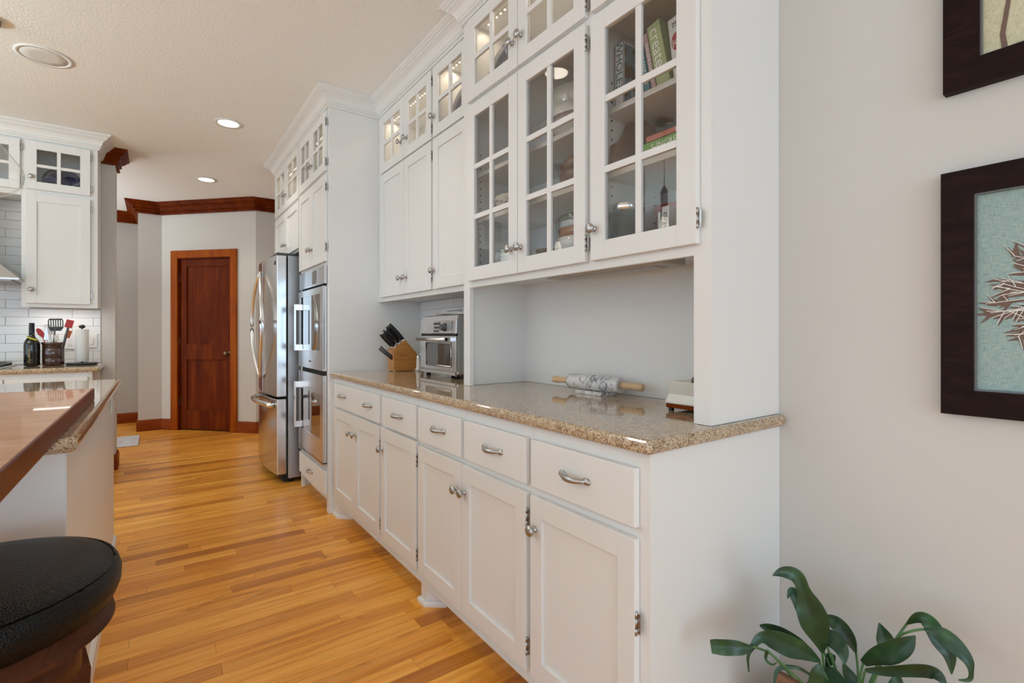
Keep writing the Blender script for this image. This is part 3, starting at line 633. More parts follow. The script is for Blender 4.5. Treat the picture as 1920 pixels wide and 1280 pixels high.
pts = [(bulge(f0+0.07)-0.002, f0+0.07, 0.600)]+[(bulge(f0+0.07+0.70*i/16)-0.030-0.030*math.sin(PI*i/16), f0+0.07+0.70*i/16, 0.605+0.012*math.sin(PI*i/16)) for i in range(17)]+[(bulge(f0+0.77)-0.002, f0+0.77, 0.600)]
obj('freezer_handle', MB().tube(pts, 0.016, 12, 1.3), POLISH, fz)
obj('badge', MB().box(bulge(f0+0.05)-0.0025, bulge(f0+0.05)+0.002, f0+0.035, f0+0.065, 1.69, 1.72), GREYP, t)

# ================================================================ cooktop side of the kitchen
t = thing('wall_cabinet', 'white wall cabinet with blue plate behind glass, at far left', 'cabinet', (-0.586, 5.09, 1.36))
YL = 5.09; FL = FY(YL); bl = BY(YL)
obj('carcass', MB(FL).box(-0.803, -0.369, -0.309, -0.02, 1.372, 2.215).box(-0.803, -0.790, -0.309, -0.02, 2.215, CEILZ-0.002).box(-0.382, -0.369, -0.309, -0.02, 2.215, CEILZ-0.002).box(-0.79, -0.382, -0.309, -0.30, 2.215, CEILZ-0.002).box(-0.79, -0.382, -0.30, -0.02, 2.62, 2.64), WHITE, t)
m_ = MB(FL).box(-0.803, -0.765, -0.02, 0, 1.358, CEILZ-0.002).box(-0.420, -0.369, -0.02, 0, 1.358, CEILZ-0.002)
for z0, z1 in ((1.358, 1.40), (2.20, 2.26), (2.58, CEILZ-0.002)): m_.box(-0.765, -0.420, -0.02, 0, z0, z1)
obj('face_frame', m_, WHITE, t)
door(t, FL, -0.777, -0.412, 1.386, 2.205, 0, bl, knob=(-0.745, 1.488), hinges=HZ(-0.412, (1.455, 2.13)), stile=0.06)
door(t, FL, -0.777, -0.412, 2.235, 2.592, 0, bl, 2, 2, knob=(-0.745, 2.325), hinges=HZ(-0.412, (2.29, 2.535)), stile=0.06, rail=0.058)
t = thing('wall_cabinet', 'white glass-door cabinet high above the range hood, behind pendant', 'cabinet', (-1.2, 5.09, 2.2))
obj('carcass', MB(FL).box(-1.61, -0.804, -0.309, -0.02, 2.195, 2.215).box(-1.61, -1.598, -0.309, -0.02, 2.215, CEILZ-0.002).box(-0.816, -0.804, -0.309, -0.02, 2.215, CEILZ-0.002).box(-1.598, -0.816, -0.309, -0.30, 2.215, CEILZ-0.002).box(-1.598, -0.816, -0.30, -0.02, 2.62, 2.64), WHITE, t)
m_ = MB(FL).box(-1.61, -1.58, -0.02, 0, 2.185, CEILZ-0.002).box(-0.83, -0.804, -0.02, 0, 2.185, CEILZ-0.002)
for z0, z1 in ((2.185, 2.24), (2.58, CEILZ-0.002)): m_.box(-1.58, -0.83, -0.02, 0, z0, z1)
obj('face_frame', m_, WHITE, t)
door(t, FL, -1.190, -0.808, 2.225, 2.592, 0, bl, 2, 2, knob=(-1.165, 2.33), hinges=HZ(-0.806, (2.29, 2.54)), stile=0.058, rail=0.058)
door(t, FL, -1.590, -1.196, 2.225, 2.592, 0, bl, 2, 2, knob=(-1.215, 2.33), stile=0.058, rail=0.058)
FB2 = FY(4.76); b2 = BY(4.76)
t = thing('base_cabinet', 'white base cabinet beneath the cooktop counter at far left', 'cabinet', (-1.1, 4.76, 0))
obj('carcass', MB(FB2).box(-1.85, -0.375, -0.62, 0, 0.09, 0.879).box(-1.85, -0.375, -0.62, -0.07, 0.0, 0.09), WHITE, t)
for a, c in ((-0.83, -0.40), (-1.33, -0.84), (-1.83, -1.34)):
    drawer(t, FB2, a, c, 0.70, 0.845, 0, b2, [((a+c)/2, 0.772)])
    door(t, FB2, a, c, 0.13, 0.685, 0, b2, knob=(c-0.03, 0.58))
solo('countertop', MB().box(-1.87, -0.335, 4.73, 5.390, 0.880, 0.915), GRAN, 'brown granite countertop under the utensil crock and bottle', 'countertop', (-1.0, 5.0, 0.88), bevel=0.014, seg=5)
solo('under_cabinet_light', MB().box(-0.75, -0.45, 5.113, 5.135, 1.361, 1.3715), WLENS, 'lit under-cabinet light strip above the paper towels', 'light strip', (-0.6, 5.17, 1.36))
l = bpy.data.lights.new('undercab', 'AREA'); l.shape = 'RECTANGLE'; l.size = 0.32; l.size_y = 0.05; l.energy = 0.8; l.color = (1, 0.96, 0.92)
o = bpy.data.objects.new('undercab_glow', l); C.objects.link(o); o.location = (-0.6, 5.24, 1.345)
# range hood
t = thing('range_hood', 'steel range hood canopy cut off by the left edge', 'range hood', (-1.2, 5.1, 1.54))
obj('canopy', MB().add([(-1.60,4.93,1.545),(-0.79,4.93,1.545),(-0.79,5.38,1.545),(-1.60,5.38,1.545),(-1.60,4.93,1.556),(-0.79,4.93,1.556),(-0.79,5.38,1.556),(-1.60,5.38,1.556),(-1.33,5.12,1.80),(-1.06,5.12,1.80),(-1.06,5.38,1.80),(-1.33,5.38,1.80)],
    [(0,3,2,1),(0,1,5,4),(1,2,6,5),(2,3,7,6),(3,0,4,7),(4,5,9,8),(5,6,10,9),(6,7,11,10),(7,4,8,11),(8,9,10,11)]), STEEL, t)
obj('chimney', MB().box(-1.32, -1.07, 5.13, 5.38, 1.80, 2.184), STEEL, t)
obj('filter_panel', MB().box(-1.55, -0.84, 4.98, 5.34, 1.538, 1.5455), STEELD, t)
# cooktop
t = thing('gas_cooktop', 'steel gas cooktop with black grates on the left counter', 'cooktop', (-1.2, 5.05, 0.915))
obj('tray', MB().box(-1.58, -0.86, 4.82, 5.30, 0.9155, 0.926), STEEL, t, bevel=0.003)
for x0 in (-1.56, -1.32, -1.08):
    mb = MB().box(x0, x0+0.20, 4.86, 4.875, 0.926, 0.948).box(x0, x0+0.20, 5.245, 5.26, 0.926, 0.948).box(x0, x0+0.012, 4.875, 5.245, 0.936, 0.948).box(x0+0.188, x0+0.20, 4.875, 5.245, 0.936, 0.948)
    for k in range(5): mb.box(x0+0.012, x0+0.188, 4.92+k*0.07, 4.93+k*0.07, 0.938, 0.950)
    obj('grate', mb, BLACK, t)
for k in range(4): obj('control_knob', MB().lathe([(0.018, 0), (0.017, 0.02), (0.014, 0.024)], 16, (-1.35+k*0.09, 4.84, 0.9262)), POLISH, t)
# wine bottle
bx, by = -0.752, 5.13
t = thing('wine_bottle', 'dark glass bottle with gold lettering left of utensil crock', 'bottle', (bx, by, 0.915))
bt_ = obj('bottle_body', MB().lathe([(0.030, 0), (0.044, 0.003), (0.0455, 0.01), (0.0465, 0.150), (0.044, 0.178), (0.034, 0.200), (0.022, 0.215), (0.0165, 0.232), (0.015, 0.245)], 28, (bx, by, 0.9155)), mat('dark green glass', (0.006, 0.006, 0.003), 0.08, coat=0.3), t)
obj('capsule', MB().lathe([(0.0155, 0), (0.0160, 0.004), (0.0155, 0.070), (0.0165, 0.072), (0.0165, 0.078), (0.004, 0.080)], 24, (bx, by, 1.1605)), mat('dark blue foil', (0.015, 0.015, 0.035), 0.3), t)
rb = MB(); ps = []
for i in range(17):
    q = i/16; a = -2.45+1.75*q; z = 1.138-0.030*q; rr = 0.0165+(0.0455-0.0165)*min(1, max(0, (1.160-z)/0.062))+0.002; ps.append((bx+rr*math.cos(a), by+rr*math.sin(a), z))
obj('ribbon', MB().tube(ps, 0.0035, 6, 1.8), mat('yellow ribbon', (0.60, 0.55, 0.05), 0.6), t)
text('lettering', 'COLTIBUONO', 0.017, mat('gold print', (0.55, 0.36, 0.12), 0.4), bt_, (bx-0.0075, by-0.0475, 0.995), (0, 0, 1), (-0.1, -0.99, 0), ext=0.0008)
# crock and utensils
cx, cy = -0.635, 5.15
t = thing('utensil_crock', 'brown glazed stoneware crock full of cooking utensils', 'crock', (cx, cy, 0.915))
obj('crock_body', MB().lathe([(0.058, 0), (0.064, 0.004), (0.065, 0.05), (0.063, 0.053), (0.065, 0.056), (0.065, 0.125), (0.063, 0.128), (0.065, 0.132), (0.065, 0.160), (0.069, 0.164), (0.070, 0.176), (0.066, 0.178), (0.060, 0.174), (0.059, 0.02), (0.002, 0.018)], 36, (cx, cy, 0.9155), cap=False), mat('brown stoneware glaze', (0.055, 0.018, 0.010), 0.12, coat=0.8), t)
def utensil(name, label, x0, y0, x1, z1, m1, head, mh, r=0.006, y1=None, group='utensils in the brown crock'):
    y1 = y0 if y1 is None else y1
    t = thing(name, label, 'utensil', (x0, y0, 0.94), group=group)
    obj('handle', MB().tube([(x0, y0, 0.945), ((x0+x1)/2, (y0+y1)/2, (0.945+z1)/2), (x1, y1, z1)], [r*0.8, r, r*0.8], 8), m1, t)
    obj('head', head, mh, t, bevel=0.002); return t
def tilt(cx_, cz, y, w, h, ang, th=0.006, shape=None):
    ca, sa = math.cos(ang), math.sin(ang); shp = shape or [(-w/2, -h/2), (w/2, -h/2), (w/2, h/2), (-w/2, h/2)]
    return MB().prism_un([(cx_+p[0]*ca-p[1]*sa, cz+p[0]*sa+p[1]*ca) for p in shp], y-th/2, y+th/2)
sp = tilt(-0.618, 1.232, 5.12, 0, 0, 0.03, 0.004, [(-0.030, -0.052), (0.030, -0.052), (0.044, -0.026), (0.044, -0.020), (-0.044, -0.020), (-0.044, -0.026)])
for k in range(7):
    a = -0.044+k*0.0135; sp2 = tilt(-0.618, 1.232, 5.12, 0, 0, 0.03, 0.004, [(a, -0.020), (a+0.0072, -0.020), (a+0.0072, 0.030), (a, 0.030)]); o_ = len(sp.v); sp.v += sp2.v; sp.f += [tuple(i+o_ for i in f) for f in sp2.f]; sp.sm += sp2.sm
sp2 = tilt(-0.618, 1.232, 5.12, 0, 0, 0.03, 0.004, [(-0.044, 0.030), (0.044, 0.030), (0.036, 0.042), (-0.036, 0.042)]); o_ = len(sp.v); sp.v += sp2.v; sp.f += [tuple(i+o_ for i in f) for f in sp2.f]; sp.sm += sp2.sm
utensil('slotted_turner', 'black slotted turner standing tallest in the crock', -0.640, 5.12, -0.622, 1.20, GREYP, sp, BLACK, 0.006)
ell = lambda w, h: [(w/2*math.cos(2*PI*i/14), h/2*math.sin(2*PI*i/14)) for i in range(14)]
utensil('silicone_spatula', 'red silicone spatula right of the slotted turner', -0.60, 5.13, -0.548, 1.205, GREYP, tilt(-0.541, 1.235, 5.13, 0.045, 0.062, -0.25, 0.012), RED, 0.009)
utensil('silicone_spatula', 'orange spatula low at right side of the crock', -0.61, 5.17, -0.568, 1.14, LIGHTW, tilt(-0.552, 1.155, 5.165, 0.036, 0.060, -0.3, 0.01), ORANGE, 0.005)
utensil('silicone_spoon', 'red spoon leaning to the left out of the crock', -0.65, 5.14, -0.692, 1.135, RED, tilt(-0.706, 1.165, 5.14, 0, 0, 0.5, 0.008, ell(0.036, 0.078)), RED, 0.005)
utensil('steel_tongs', 'stainless tongs with narrow tips beside the red spoon', -0.66, 5.11, -0.668, 1.18, STEEL, tilt(-0.668, 1.165, 5.11, 0, 0, 0.0, 0.012, [(-0.017, -0.055), (0.017, -0.055), (0.005, 0.045), (-0.003, 0.045)]), STEEL, 0.004)
utensil('white_spoon', 'white plastic spoon in middle of the crock', -0.63, 5.16, -0.655, 1.17, PLAST, tilt(-0.660, 1.195, 5.16, 0, 0, 0.35, 0.008, ell(0.044, 0.085)), PLAST, 0.005)
utensil('pastry_brush', 'small cream handled brush in front of the crock middle', -0.62, 5.10, -0.612, 1.12, LIGHTW, tilt(-0.612, 1.125, 5.10, 0.024, 0.045, 0.1, 0.012), CREAM, 0.006)
# paper towels
px_, py_ = -0.470, 5.17
t = thing('paper_towel_holder', 'dark metal paper towel holder with a knob finial', 'holder', (px_, py_, 0.915))
obj('base', MB().lathe([(0.088, 0), (0.100, 0.004), (0.100, 0.012), (0.090, 0.016)], 36, (px_, py_, 0.9155)), BLACK, t)
obj('rod', MB().tube([(px_, py_, 0.93), (px_, py_, 1.21)], 0.006, 10), BLACK, t)
obj('finial', MB().lathe([(0.006, -0.004), (0.018, 0.0), (0.021, 0.012), (0.016, 0.023), (0.003, 0.027)], 18, (px_, py_, 1.204)), BLACK, t)
solo('paper_towel_roll', MB().lathe([(0.012, 0), (0.041, 0), (0.042, 0.002), (0.042, 0.252), (0.041, 0.254), (0.012, 0.254), (0.012, 0)], 36, (px_, py_, 0.940), cap=False), PAPER, 'white paper towel roll on the dark holder', 'paper towels', (px_, py_, 0.94))
def outlet(label, T, u, z, holes=True, name='wall_outlet'):
    t = thing(name, label, 'outlet', T(u, 0, z))
    p = obj('plate', MB(T).box(u-0.036, u+0.036, 0.0005, 0.006, z-0.058, z+0.058), PLAST, t, bevel=0.002)
    if holes:
        for dz in (-0.02, 0.02): obj('socket_face', MB(T).box(u-0.015, u+0.015, 0.006, 0.0075, z+dz-0.014, z+dz+0.014), CERAM, p, bevel=0.001)
    else: obj('rocker', MB(T).box(u-0.012, u+0.012, 0.006, 0.010, z-0.03, z+0.03), CERAM, p, bevel=0.001)
TL = FY(5.390)
outlet('white outlet plate between the crock and paper towels', TL, -0.565, 1.092)
outlet('cream switch plate on the tiles right of paper towels', TL, -0.428, 1.10, False, 'light_switch')

# ================================================================ island
t = thing('kitchen_island', 'white panelled kitchen island body below the stone and bar tops', 'island', (-0.7, 2.5, 0))
obj('body', MB().box(-1.16, -0.186, 1.668, 3.395, 0.0, 0.879), WHITE, t)
obj('side_panel', MB().box(-0.186, -0.180, 1.662, 3.400, 0.0, 0.879), WHITE, t)
obj('end_panel', MB().box(-0.43, -0.182, 1.655, 1.668, 0.0, 0.879), WHITE, t); obj('end_panel', MB().box(-1.16, -0.434, 1.657, 1.668, 0.0, 0.879), WHITE, t)
obj('base_moulding', MB().sweep([(-1.16, 1.655), (-0.180, 1.655), (-0.180, 3.40), (-1.16, 3.40)], [(0, 0), (0.012, 0), (0.012, 0.07), (0.004, 0.08), (0, 0.08)], 1), WHITE, t)
outlet('small white outlet on the island side under the stone edge', FX(-0.180) if False else (lambda u, n, z: (-0.180+n, u, z)), 3.20, 0.815)
solo('island_stone_top', MB().prism([(-1.20, 1.54), (-0.175, 1.54), (-0.157, 1.546), (-0.150, 1.562), (-0.150, 3.41), (-1.20, 3.41)], 0.880, 0.915), GRAN, 'lower speckled granite top of the kitchen island', 'countertop', (-0.7, 2.5, 0.88), bevel=0.013, seg=5)
t = thing('island_bar_top', 'polished reddish wood bar top laid over the island stone', 'bar top', (-0.7, 1.5, 0.9155))
obj('slab', MB().box(-1.40, -0.1860, 0.512, 2.3560, 0.9155, 0.9600), BARW, t, bevel=0.001)
obj('shaded_edge', MB().sweep([(-1.40, 0.5115), (-0.1855, 0.5115), (-0.1855, 2.3565), (-1.40, 2.3565)], [(0, 0.9155), (0.0035, 0.9155), (0.0055, 0.918), (0.0055, 0.958), (0.0035, 0.9602), (0, 0.9602)], 1), EDGE_SHADE, t)  # added strip carrying the painted shade of the slab's edge

# bar stool
sx, sy = -0.290, 1.300
t = thing('bar_stool', 'round bar stool with black leather cushion and dark wood base', 'stool', (sx, sy, 0))
c3 = (sx, sy, 0)
obj('cushion', MB().lathe([(0.18, 0.628), (0.214, 0.630), (0.226, 0.640), (0.2335, 0.660), (0.2345, 0.682), (0.230, 0.697), (0.224, 0.703), (0.222, 0.7015), (0.215, 0.709), (0.19, 0.716), (0.15, 0.7205), (0.09, 0.7235), (0.03, 0.7245), (0.001, 0.7245)], 64, c3, cap=False), LEATH, t)
obj('piping', MB().tube([(sx+0.2235*math.cos(2*PI*i/60), sy+0.2235*math.sin(2*PI*i/60), 0.7035) for i in range(61)], 0.0026, 6), LEATH, t)
obj('seat_ring', MB().lathe([(0.16, 0.590), (0.218, 0.590), (0.224, 0.596), (0.222, 0.604), (0.213, 0.608), (0.211, 0.626), (0.16, 0.627), (0.16, 0.590)], 64, c3, cap=False), STOOLW, t)
obj('swivel', MB().lathe([(0.14, 0.566), (0.15, 0.57), (0.15, 0.588), (0.13, 0.590)], 32, c3), BLACK, t)
obj('apron', MB().lathe([(0.165, 0.500), (0.172, 0.504), (0.172, 0.560), (0.165, 0.565), (0.145, 0.565), (0.145, 0.500), (0.165, 0.500)], 40, c3, cap=False), STOOLW, t)
for k in range(4):
    a = 0.5+k*PI/2; pr = [(0.158, 0.56), (0.180, 0.45), (0.172, 0.30), (0.190, 0.15), (0.228, 0.0)]
    mb = MB(); P_ = []
    for i in range(len(pr)-1):
        for s_ in range(4): q = s_/4; P_.append((pr[i][0]*(1-q)+pr[i+1][0]*q, pr[i][1]*(1-q)+pr[i+1][1]*q))
    P_.append(pr[-1])
    wd = 0.020
    ca, sa = math.cos(a), math.sin(a); vs = []
    for (r_, z) in P_:
        for (dr, dw) in ((-0.016, -wd), (0.016, -wd), (0.016, wd), (-0.016, wd)): vs.append((sx+(r_+dr)*ca-dw*sa, sy+(r_+dr)*sa+dw*ca, z))
    n_ = len(P_); mb.add(vs, [(i*4+j, i*4+(j+1)%4, (i+1)*4+(j+1)%4, (i+1)*4+j) for i in range(n_-1) for j in range(4)]+[(0, 1, 2, 3), ((n_-1)*4, (n_-1)*4+3, (n_-1)*4+2, (n_-1)*4+1)])
    obj('leg', mb, STOOLW, t, bevel=0.005)
obj('foot_ring', MB().tube([(sx+0.178*math.cos(2*PI*i/48), sy+0.178*math.sin(2*PI*i/48), 0.24) for i in range(49)], 0.011, 8), BRONZE, t)

# rug in the hall
RUGM = mat('worn grey red rug', (0.6, 0.58, 0.57), 0.95); nt, lk, b = nodes(RUGM)
f = noise(nt, lk, coords(nt, lk, (1, 1, 1), 'World'), 22, 6, 0.75, 1.0)
r = ramp(nt, lk, f, [(0.34, (0.30, 0.12, 0.10)), (0.42, (0.50, 0.46, 0.46)), (0.52, (0.72, 0.71, 0.71)), (0.66, (0.40, 0.43, 0.48)), (0.8, (0.70, 0.69, 0.69))]); lk.new(r.outputs[0], b.inputs['Base Color'])
solo('hall_rug', MB().box(-1.6, -0.142, 6.40, 7.02, 0.0005, 0.012), RUGM, 'small pale faded rug on the hallway floor', 'rug', (-0.9, 6.7, 0), bevel=0.003)

# ================================================================ on the right counter
CT = 0.9152
ky = 3.065
t = thing('knife_block', 'bamboo knife block angled on the counter by the oven tower', 'knife block', (1.32, ky, CT))
kb = MB(); poly = [(1.240, CT+0.003), (1.398, CT+0.003), (1.400, 1.030), (1.318, 1.122), (1.232, 1.052), (1.236, 1.0)]
obj('block', MB(lambda x, y, z: (x, y, z)).prism_un(poly, ky-0.05, ky+0.05), BLOCKW, t, bevel=0.003)
for xx, yq in ((1.25, ky-0.04), (1.385, ky-0.04), (1.25, ky+0.04), (1.385, ky+0.04)): obj('foot', MB().box(xx-0.006, xx+0.006, yq-0.006, yq+0.006, CT, CT+0.004), PLAST, t)
kd = Vector((-0.70, 0, 0.714)); kf = Vector((0.088, 0, 0.070)).normalized()
kn = [(0.100, -0.030, 0.125, 0.016, 'largest black-handled knife at the top of the block'), (0.082, -0.008, 0.118, 0.010, 'black chef knife second from the top of block'), (0.064, -0.030, 0.112, 0.009, 'black knife third down in the block front row'),
      (0.058, 0.012, 0.112, 0.009, 'black knife behind the third one in the block'), (0.044, -0.012, 0.105, 0.008, 'black paring knife fourth down in the block'), (0.028, -0.030, 0.108, 0.008, 'lowest black knife on the near side of block'), (0.026, 0.014, 0.104, 0.008, 'lowest black knife on the far side of block')]
for s_, dy, L_, w_, lab in kn:
    L_ *= 1.18; w_ *= 1.25
    p0 = Vector((1.236, ky+dy, 1.050))+kf*s_*1.02
    t = thing('knife', lab, 'knife', tuple(p0), group='black handled knives in the bamboo block')
    pp = [tuple(p0+kd*q) for q in (0.012, 0.03, 0.06, L_-0.02, L_)]
    obj('handle', MB().tube(pp, [w_*0.75, w_*0.8, w_*0.95, w_*0.85, w_*0.7], 10, 0.9), BLACK, t)
    obj('bolster', MB().tube([tuple(p0+kd*-0.002), tuple(p0+kd*0.014)], w_*0.72, 10), POLISH, t)
    obj('end_cap', MB().tube([tuple(p0+kd*(L_-0.001)), tuple(p0+kd*(L_+0.003))], w_*0.62, 10), POLISH, t)
t = thing('sharpening_steel', 'flat grey steel handle sticking low from the block front', 'sharpener', (1.23, ky-0.03, 1.02))
obj('handle', MB().tube([(1.240, ky-0.03, 1.000), (1.19, ky-0.03, 1.040), (1.155, ky-0.03, 1.070)], [0.010, 0.011, 0.012], 8, 1.3), GREYP, t)
obj('cap', MB().tube([(1.154, ky-0.03, 1.071), (1.149, ky-0.03, 1.075)], 0.0122, 8), STEEL, t)
t = thing('pepper_mill', 'small cream pepper mill beside the knife block', 'mill', (1.392, 2.975, CT), group='small mills beside the knife block')
obj('body', MB().lathe([(0.021, 0), (0.021, 0.018), (0.0155, 0.022), (0.0145, 0.080), (0.0155, 0.084)], 20, (1.392, 2.975, CT)), CREAM, t)
obj('cap', MB().lathe([(0.0155, 0.085), (0.016, 0.088), (0.014, 0.102), (0.004, 0.108)], 20, (1.392, 2.975, CT)), STEEL, t)
t = thing('pepper_mill', 'dark steel mill between cream mill and toaster oven', 'mill', (1.432, 3.02, CT), group='small mills beside the knife block')
obj('body', MB().lathe([(0.016, 0), (0.016, 0.10)], 20, (1.432, 3.02, CT)), mat('smoky steel', (0.16, 0.14, 0.13), 0.2, 0.8), t)
obj('cap', MB().lathe([(0.016, 0.101), (0.015, 0.112), (0.003, 0.114)], 20, (1.432, 3.02, CT)), STEEL, t)

# toaster oven
t = thing('toaster_oven', 'brushed steel toaster oven with knob and display on counter', 'toaster oven', (1.40, 2.52, CT))
a0, a1, xf = 2.300, 2.735, 1.292; FTt = FX(xf)
obj('body', MB(lambda x, y, z: (x, y, z)).prism_un([(xf+0.012, 0.937), (1.520, 0.937), (1.520, 1.264), (xf+0.022, 1.264), (xf+0.012, 1.245)], a0+0.004, a1-0.004), STEEL, t, bevel=0.006)
obj('control_panel', MB().add([(xf, a0, 1.158), (xf, a1, 1.158), (xf+0.004, a1, 1.232), (xf+0.004, a0, 1.232), (xf+0.018, a0+0.010, 1.262), (xf+0.018, a1-0.010, 1.262), (xf+0.034, a0, 1.158), (xf+0.034, a1, 1.158)],
    [(0, 1, 2, 3), (3, 2, 5, 4), (0, 3, 4, 6), (1, 7, 5, 2), (6, 4, 5, 7), (0, 6, 7, 1)]), STEEL, t, bevel=0.004)
obj('dial', MB(lambda x, y, z: (xf+0.002-z, 2.432+x, 1.194+y)).lathe([(0.022, 0), (0.024, 0.003), (0.019, 0.006), (0.017, 0.024), (0.014, 0.026)], 20), GREYP, t)
obj('display', MB().box(xf-0.001, xf+0.006, 2.345, 2.405, 1.175, 1.224), mat('grey display', (0.22, 0.24, 0.25), 0.1, coat=0.6), t)
bm_ = MB()
for i in range(3): bm_.box(xf-0.001, xf+0.006, 2.492+i*0.026, 2.508+i*0.026, 1.208, 1.222)
for i in range(2): bm_.box(xf-0.001, xf+0.006, 2.492+i*0.036, 2.520+i*0.036, 1.187, 1.200)
bm_.box(xf-0.001, xf+0.006, 2.500, 2.560, 1.168, 1.180)
obj('buttons', bm_, GREYP, t)
text('lettering', 'KitchenAid', 0.015, PLAST, t, (xf-0.0006, 2.655, 1.190), (0, -1, 0), (-1, 0, 0.04))
dr = obj('oven_door', MB(FTt).box(a0+0.004, 2.350, -0.012, 0.0, 0.955, 1.146).box(2.668, a1-0.004, -0.012, 0.0, 0.955, 1.146).box(2.350, 2.668, -0.012, 0.0, 0.955, 0.975).box(2.350, 2.668, -0.012, 0.0, 1.112, 1.146), STEEL, t, bevel=0.002)
obj('window', MB(FTt).box(2.348, 2.670, -0.009, -0.003, 0.973, 1.114), OVENG, dr)
obj('window_trim', MB(FTt).tube([(2.356, 0.0, 0.981), (2.662, 0.0, 0.981), (2.662, 0.0, 1.106), (2.356, 0.0, 1.106), (2.356, 0.0, 0.981)], 0.0035, 8), POLISH, dr)
obj('handle', MB(FTt).tube([(2.335, 0.042, 1.128), (2.69, 0.042, 1.128)], 0.010, 12).box(2.335, 2.375, -0.001, 0.046, 1.119, 1.137).box(2.655, 2.69, -0.001, 0.046, 1.119, 1.137), POLISH, dr)
obj('crumb_tray', MB(FTt).box(a0+0.01, a1-0.01, -0.012, 0.004, 0.934, 0.951), STEEL, t, bevel=0.002)
obj('vent_gap', MB(FTt).box(a0+0.006, a1-0.006, -0.012, -0.003, 1.146, 1.158), DARK, t)
for xx, yq in ((xf+0.03, a0+0.04), (xf+0.03, a1-0.05), (1.49, a0+0.04), (1.49, a1-0.05)): obj('foot', MB().lathe([(0.012, 0), (0.015, 0.023)], 12, (xx, yq, CT)), BLACK, t)
vm = MB()
for k in range(14): vm.box(1.40, 1.43, a0+0.002, a0+0.0045, 0.975+k*0.018, 0.982+k*0.018)
obj('side_vents', vm, DARK, t)
rk = MB(); z = 1.2695
for yq in (2.33, 2.62): rk.tube([(xf+0.05, yq, z), (1.50, yq, z)], 0.002, 6)
for k in range(9): xx = xf+0.05+k*0.0195; rk.tube([(xx, 2.33, z+0.002), (xx, 2.62, z+0.002)], 0.0014, 6)
rk.tube([(xf+0.05, 2.62, 1.2695), (xf+0.05, 2.62, 1.283), (xf+0.05, 2.33, 1.288), (xf+0.05, 2.33, 1.2695)], 0.002, 6)
solo('wire_rack', rk, POLISH, 'small wire rack lying on top of the toaster oven', 'rack', (1.42, 2.45, 1.266))

# rolling pin on stand
RA = Vector((1.452, 1.300, 0.9605)); RB = Vector((1.430, 1.560, 0.9605)); rd = (RB-RA).normalized()
t = thing('rolling_pin', 'grey veined marble rolling pin with pale wooden handles', 'rolling pin', (1.44, 1.43, CT))
obj('roller', MB().tube([tuple(RA), tuple(RA+rd*0.004), tuple(RB-rd*0.004), tuple(RB)], [0.029, 0.0315, 0.0315, 0.029], 32), MARB, t)
for P0, s_ in ((RA, -1), (RB, 1)):
    obj('handle', MB().tube([tuple(P0+rd*s_*q) for q in (0.0, 0.02, 0.05, 0.085, 0.098, 0.102)], [0.0135, 0.0135, 0.0120, 0.0150, 0.0135, 0.007], 16), LIGHTW, t)
t = thing('rolling_pin_stand', 'low marble cradle holding the rolling pin', 'stand', (1.44, 1.43, CT))
obj('slab', MB().box(1.405, 1.478, 1.345, 1.505, CT, 0.9290), MARB, t, bevel=0.002)
# wax warmer at right end
t = thing('tabletop_warmer', 'white flared box on a small wooden base behind near hutch post', 'warmer', (1.40, 0.915, CT))
wx, wy = 1.405, 0.918
obj('body', MB().add([(wx-0.085, wy-0.085, 0.938), (wx+0.085, wy-0.085, 0.938), (wx+0.085, wy+0.085, 0.938), (wx-0.085, wy+0.085, 0.938), (wx-0.076, wy-0.076, 0.968), (wx+0.076, wy-0.076, 0.968), (wx+0.076, wy+0.076, 0.968), (wx-0.076, wy+0.076, 0.968), (wx-0.074, wy-0.074, 1.010), (wx+0.074, wy-0.074, 1.010), (wx+0.074, wy+0.074, 1.010), (wx-0.074, wy+0.074, 1.010), (wx, wy, 0.992)],
    [(0, 3, 2, 1), (0, 1, 5, 4), (1, 2, 6, 5), (2, 3, 7, 6), (3, 0, 4, 7), (4, 5, 9, 8), (5, 6, 10, 9), (6, 7, 11, 10), (7, 4, 8, 11), (8, 9, 12), (9, 10, 12), (10, 11, 12), (11, 8, 12)]), CREAM, t, bevel=0.005, seg=3)
obj('wood_base', MB().box(wx-0.080, wx+0.080, wy-0.080, wy+0.080, 0.925, 0.938), CHERRY, t, bevel=0.002)
for dx in (-0.068, 0.068):
    for dy in (-0.068, 0.068): obj('foot', MB().box(wx+dx-0.006, wx+dx+0.006, wy+dy-0.006, wy+dy+0.006, CT, 0.9252), BLACK, t)
obj('loop_handle', MB().tube([(wx-0.02+0.018*math.cos(2*PI*i/20), wy+0.012, 1.008+0.014*math.sin(2*PI*i/20)) for i in range(21)], 0.0045, 8), BRONZE, t)

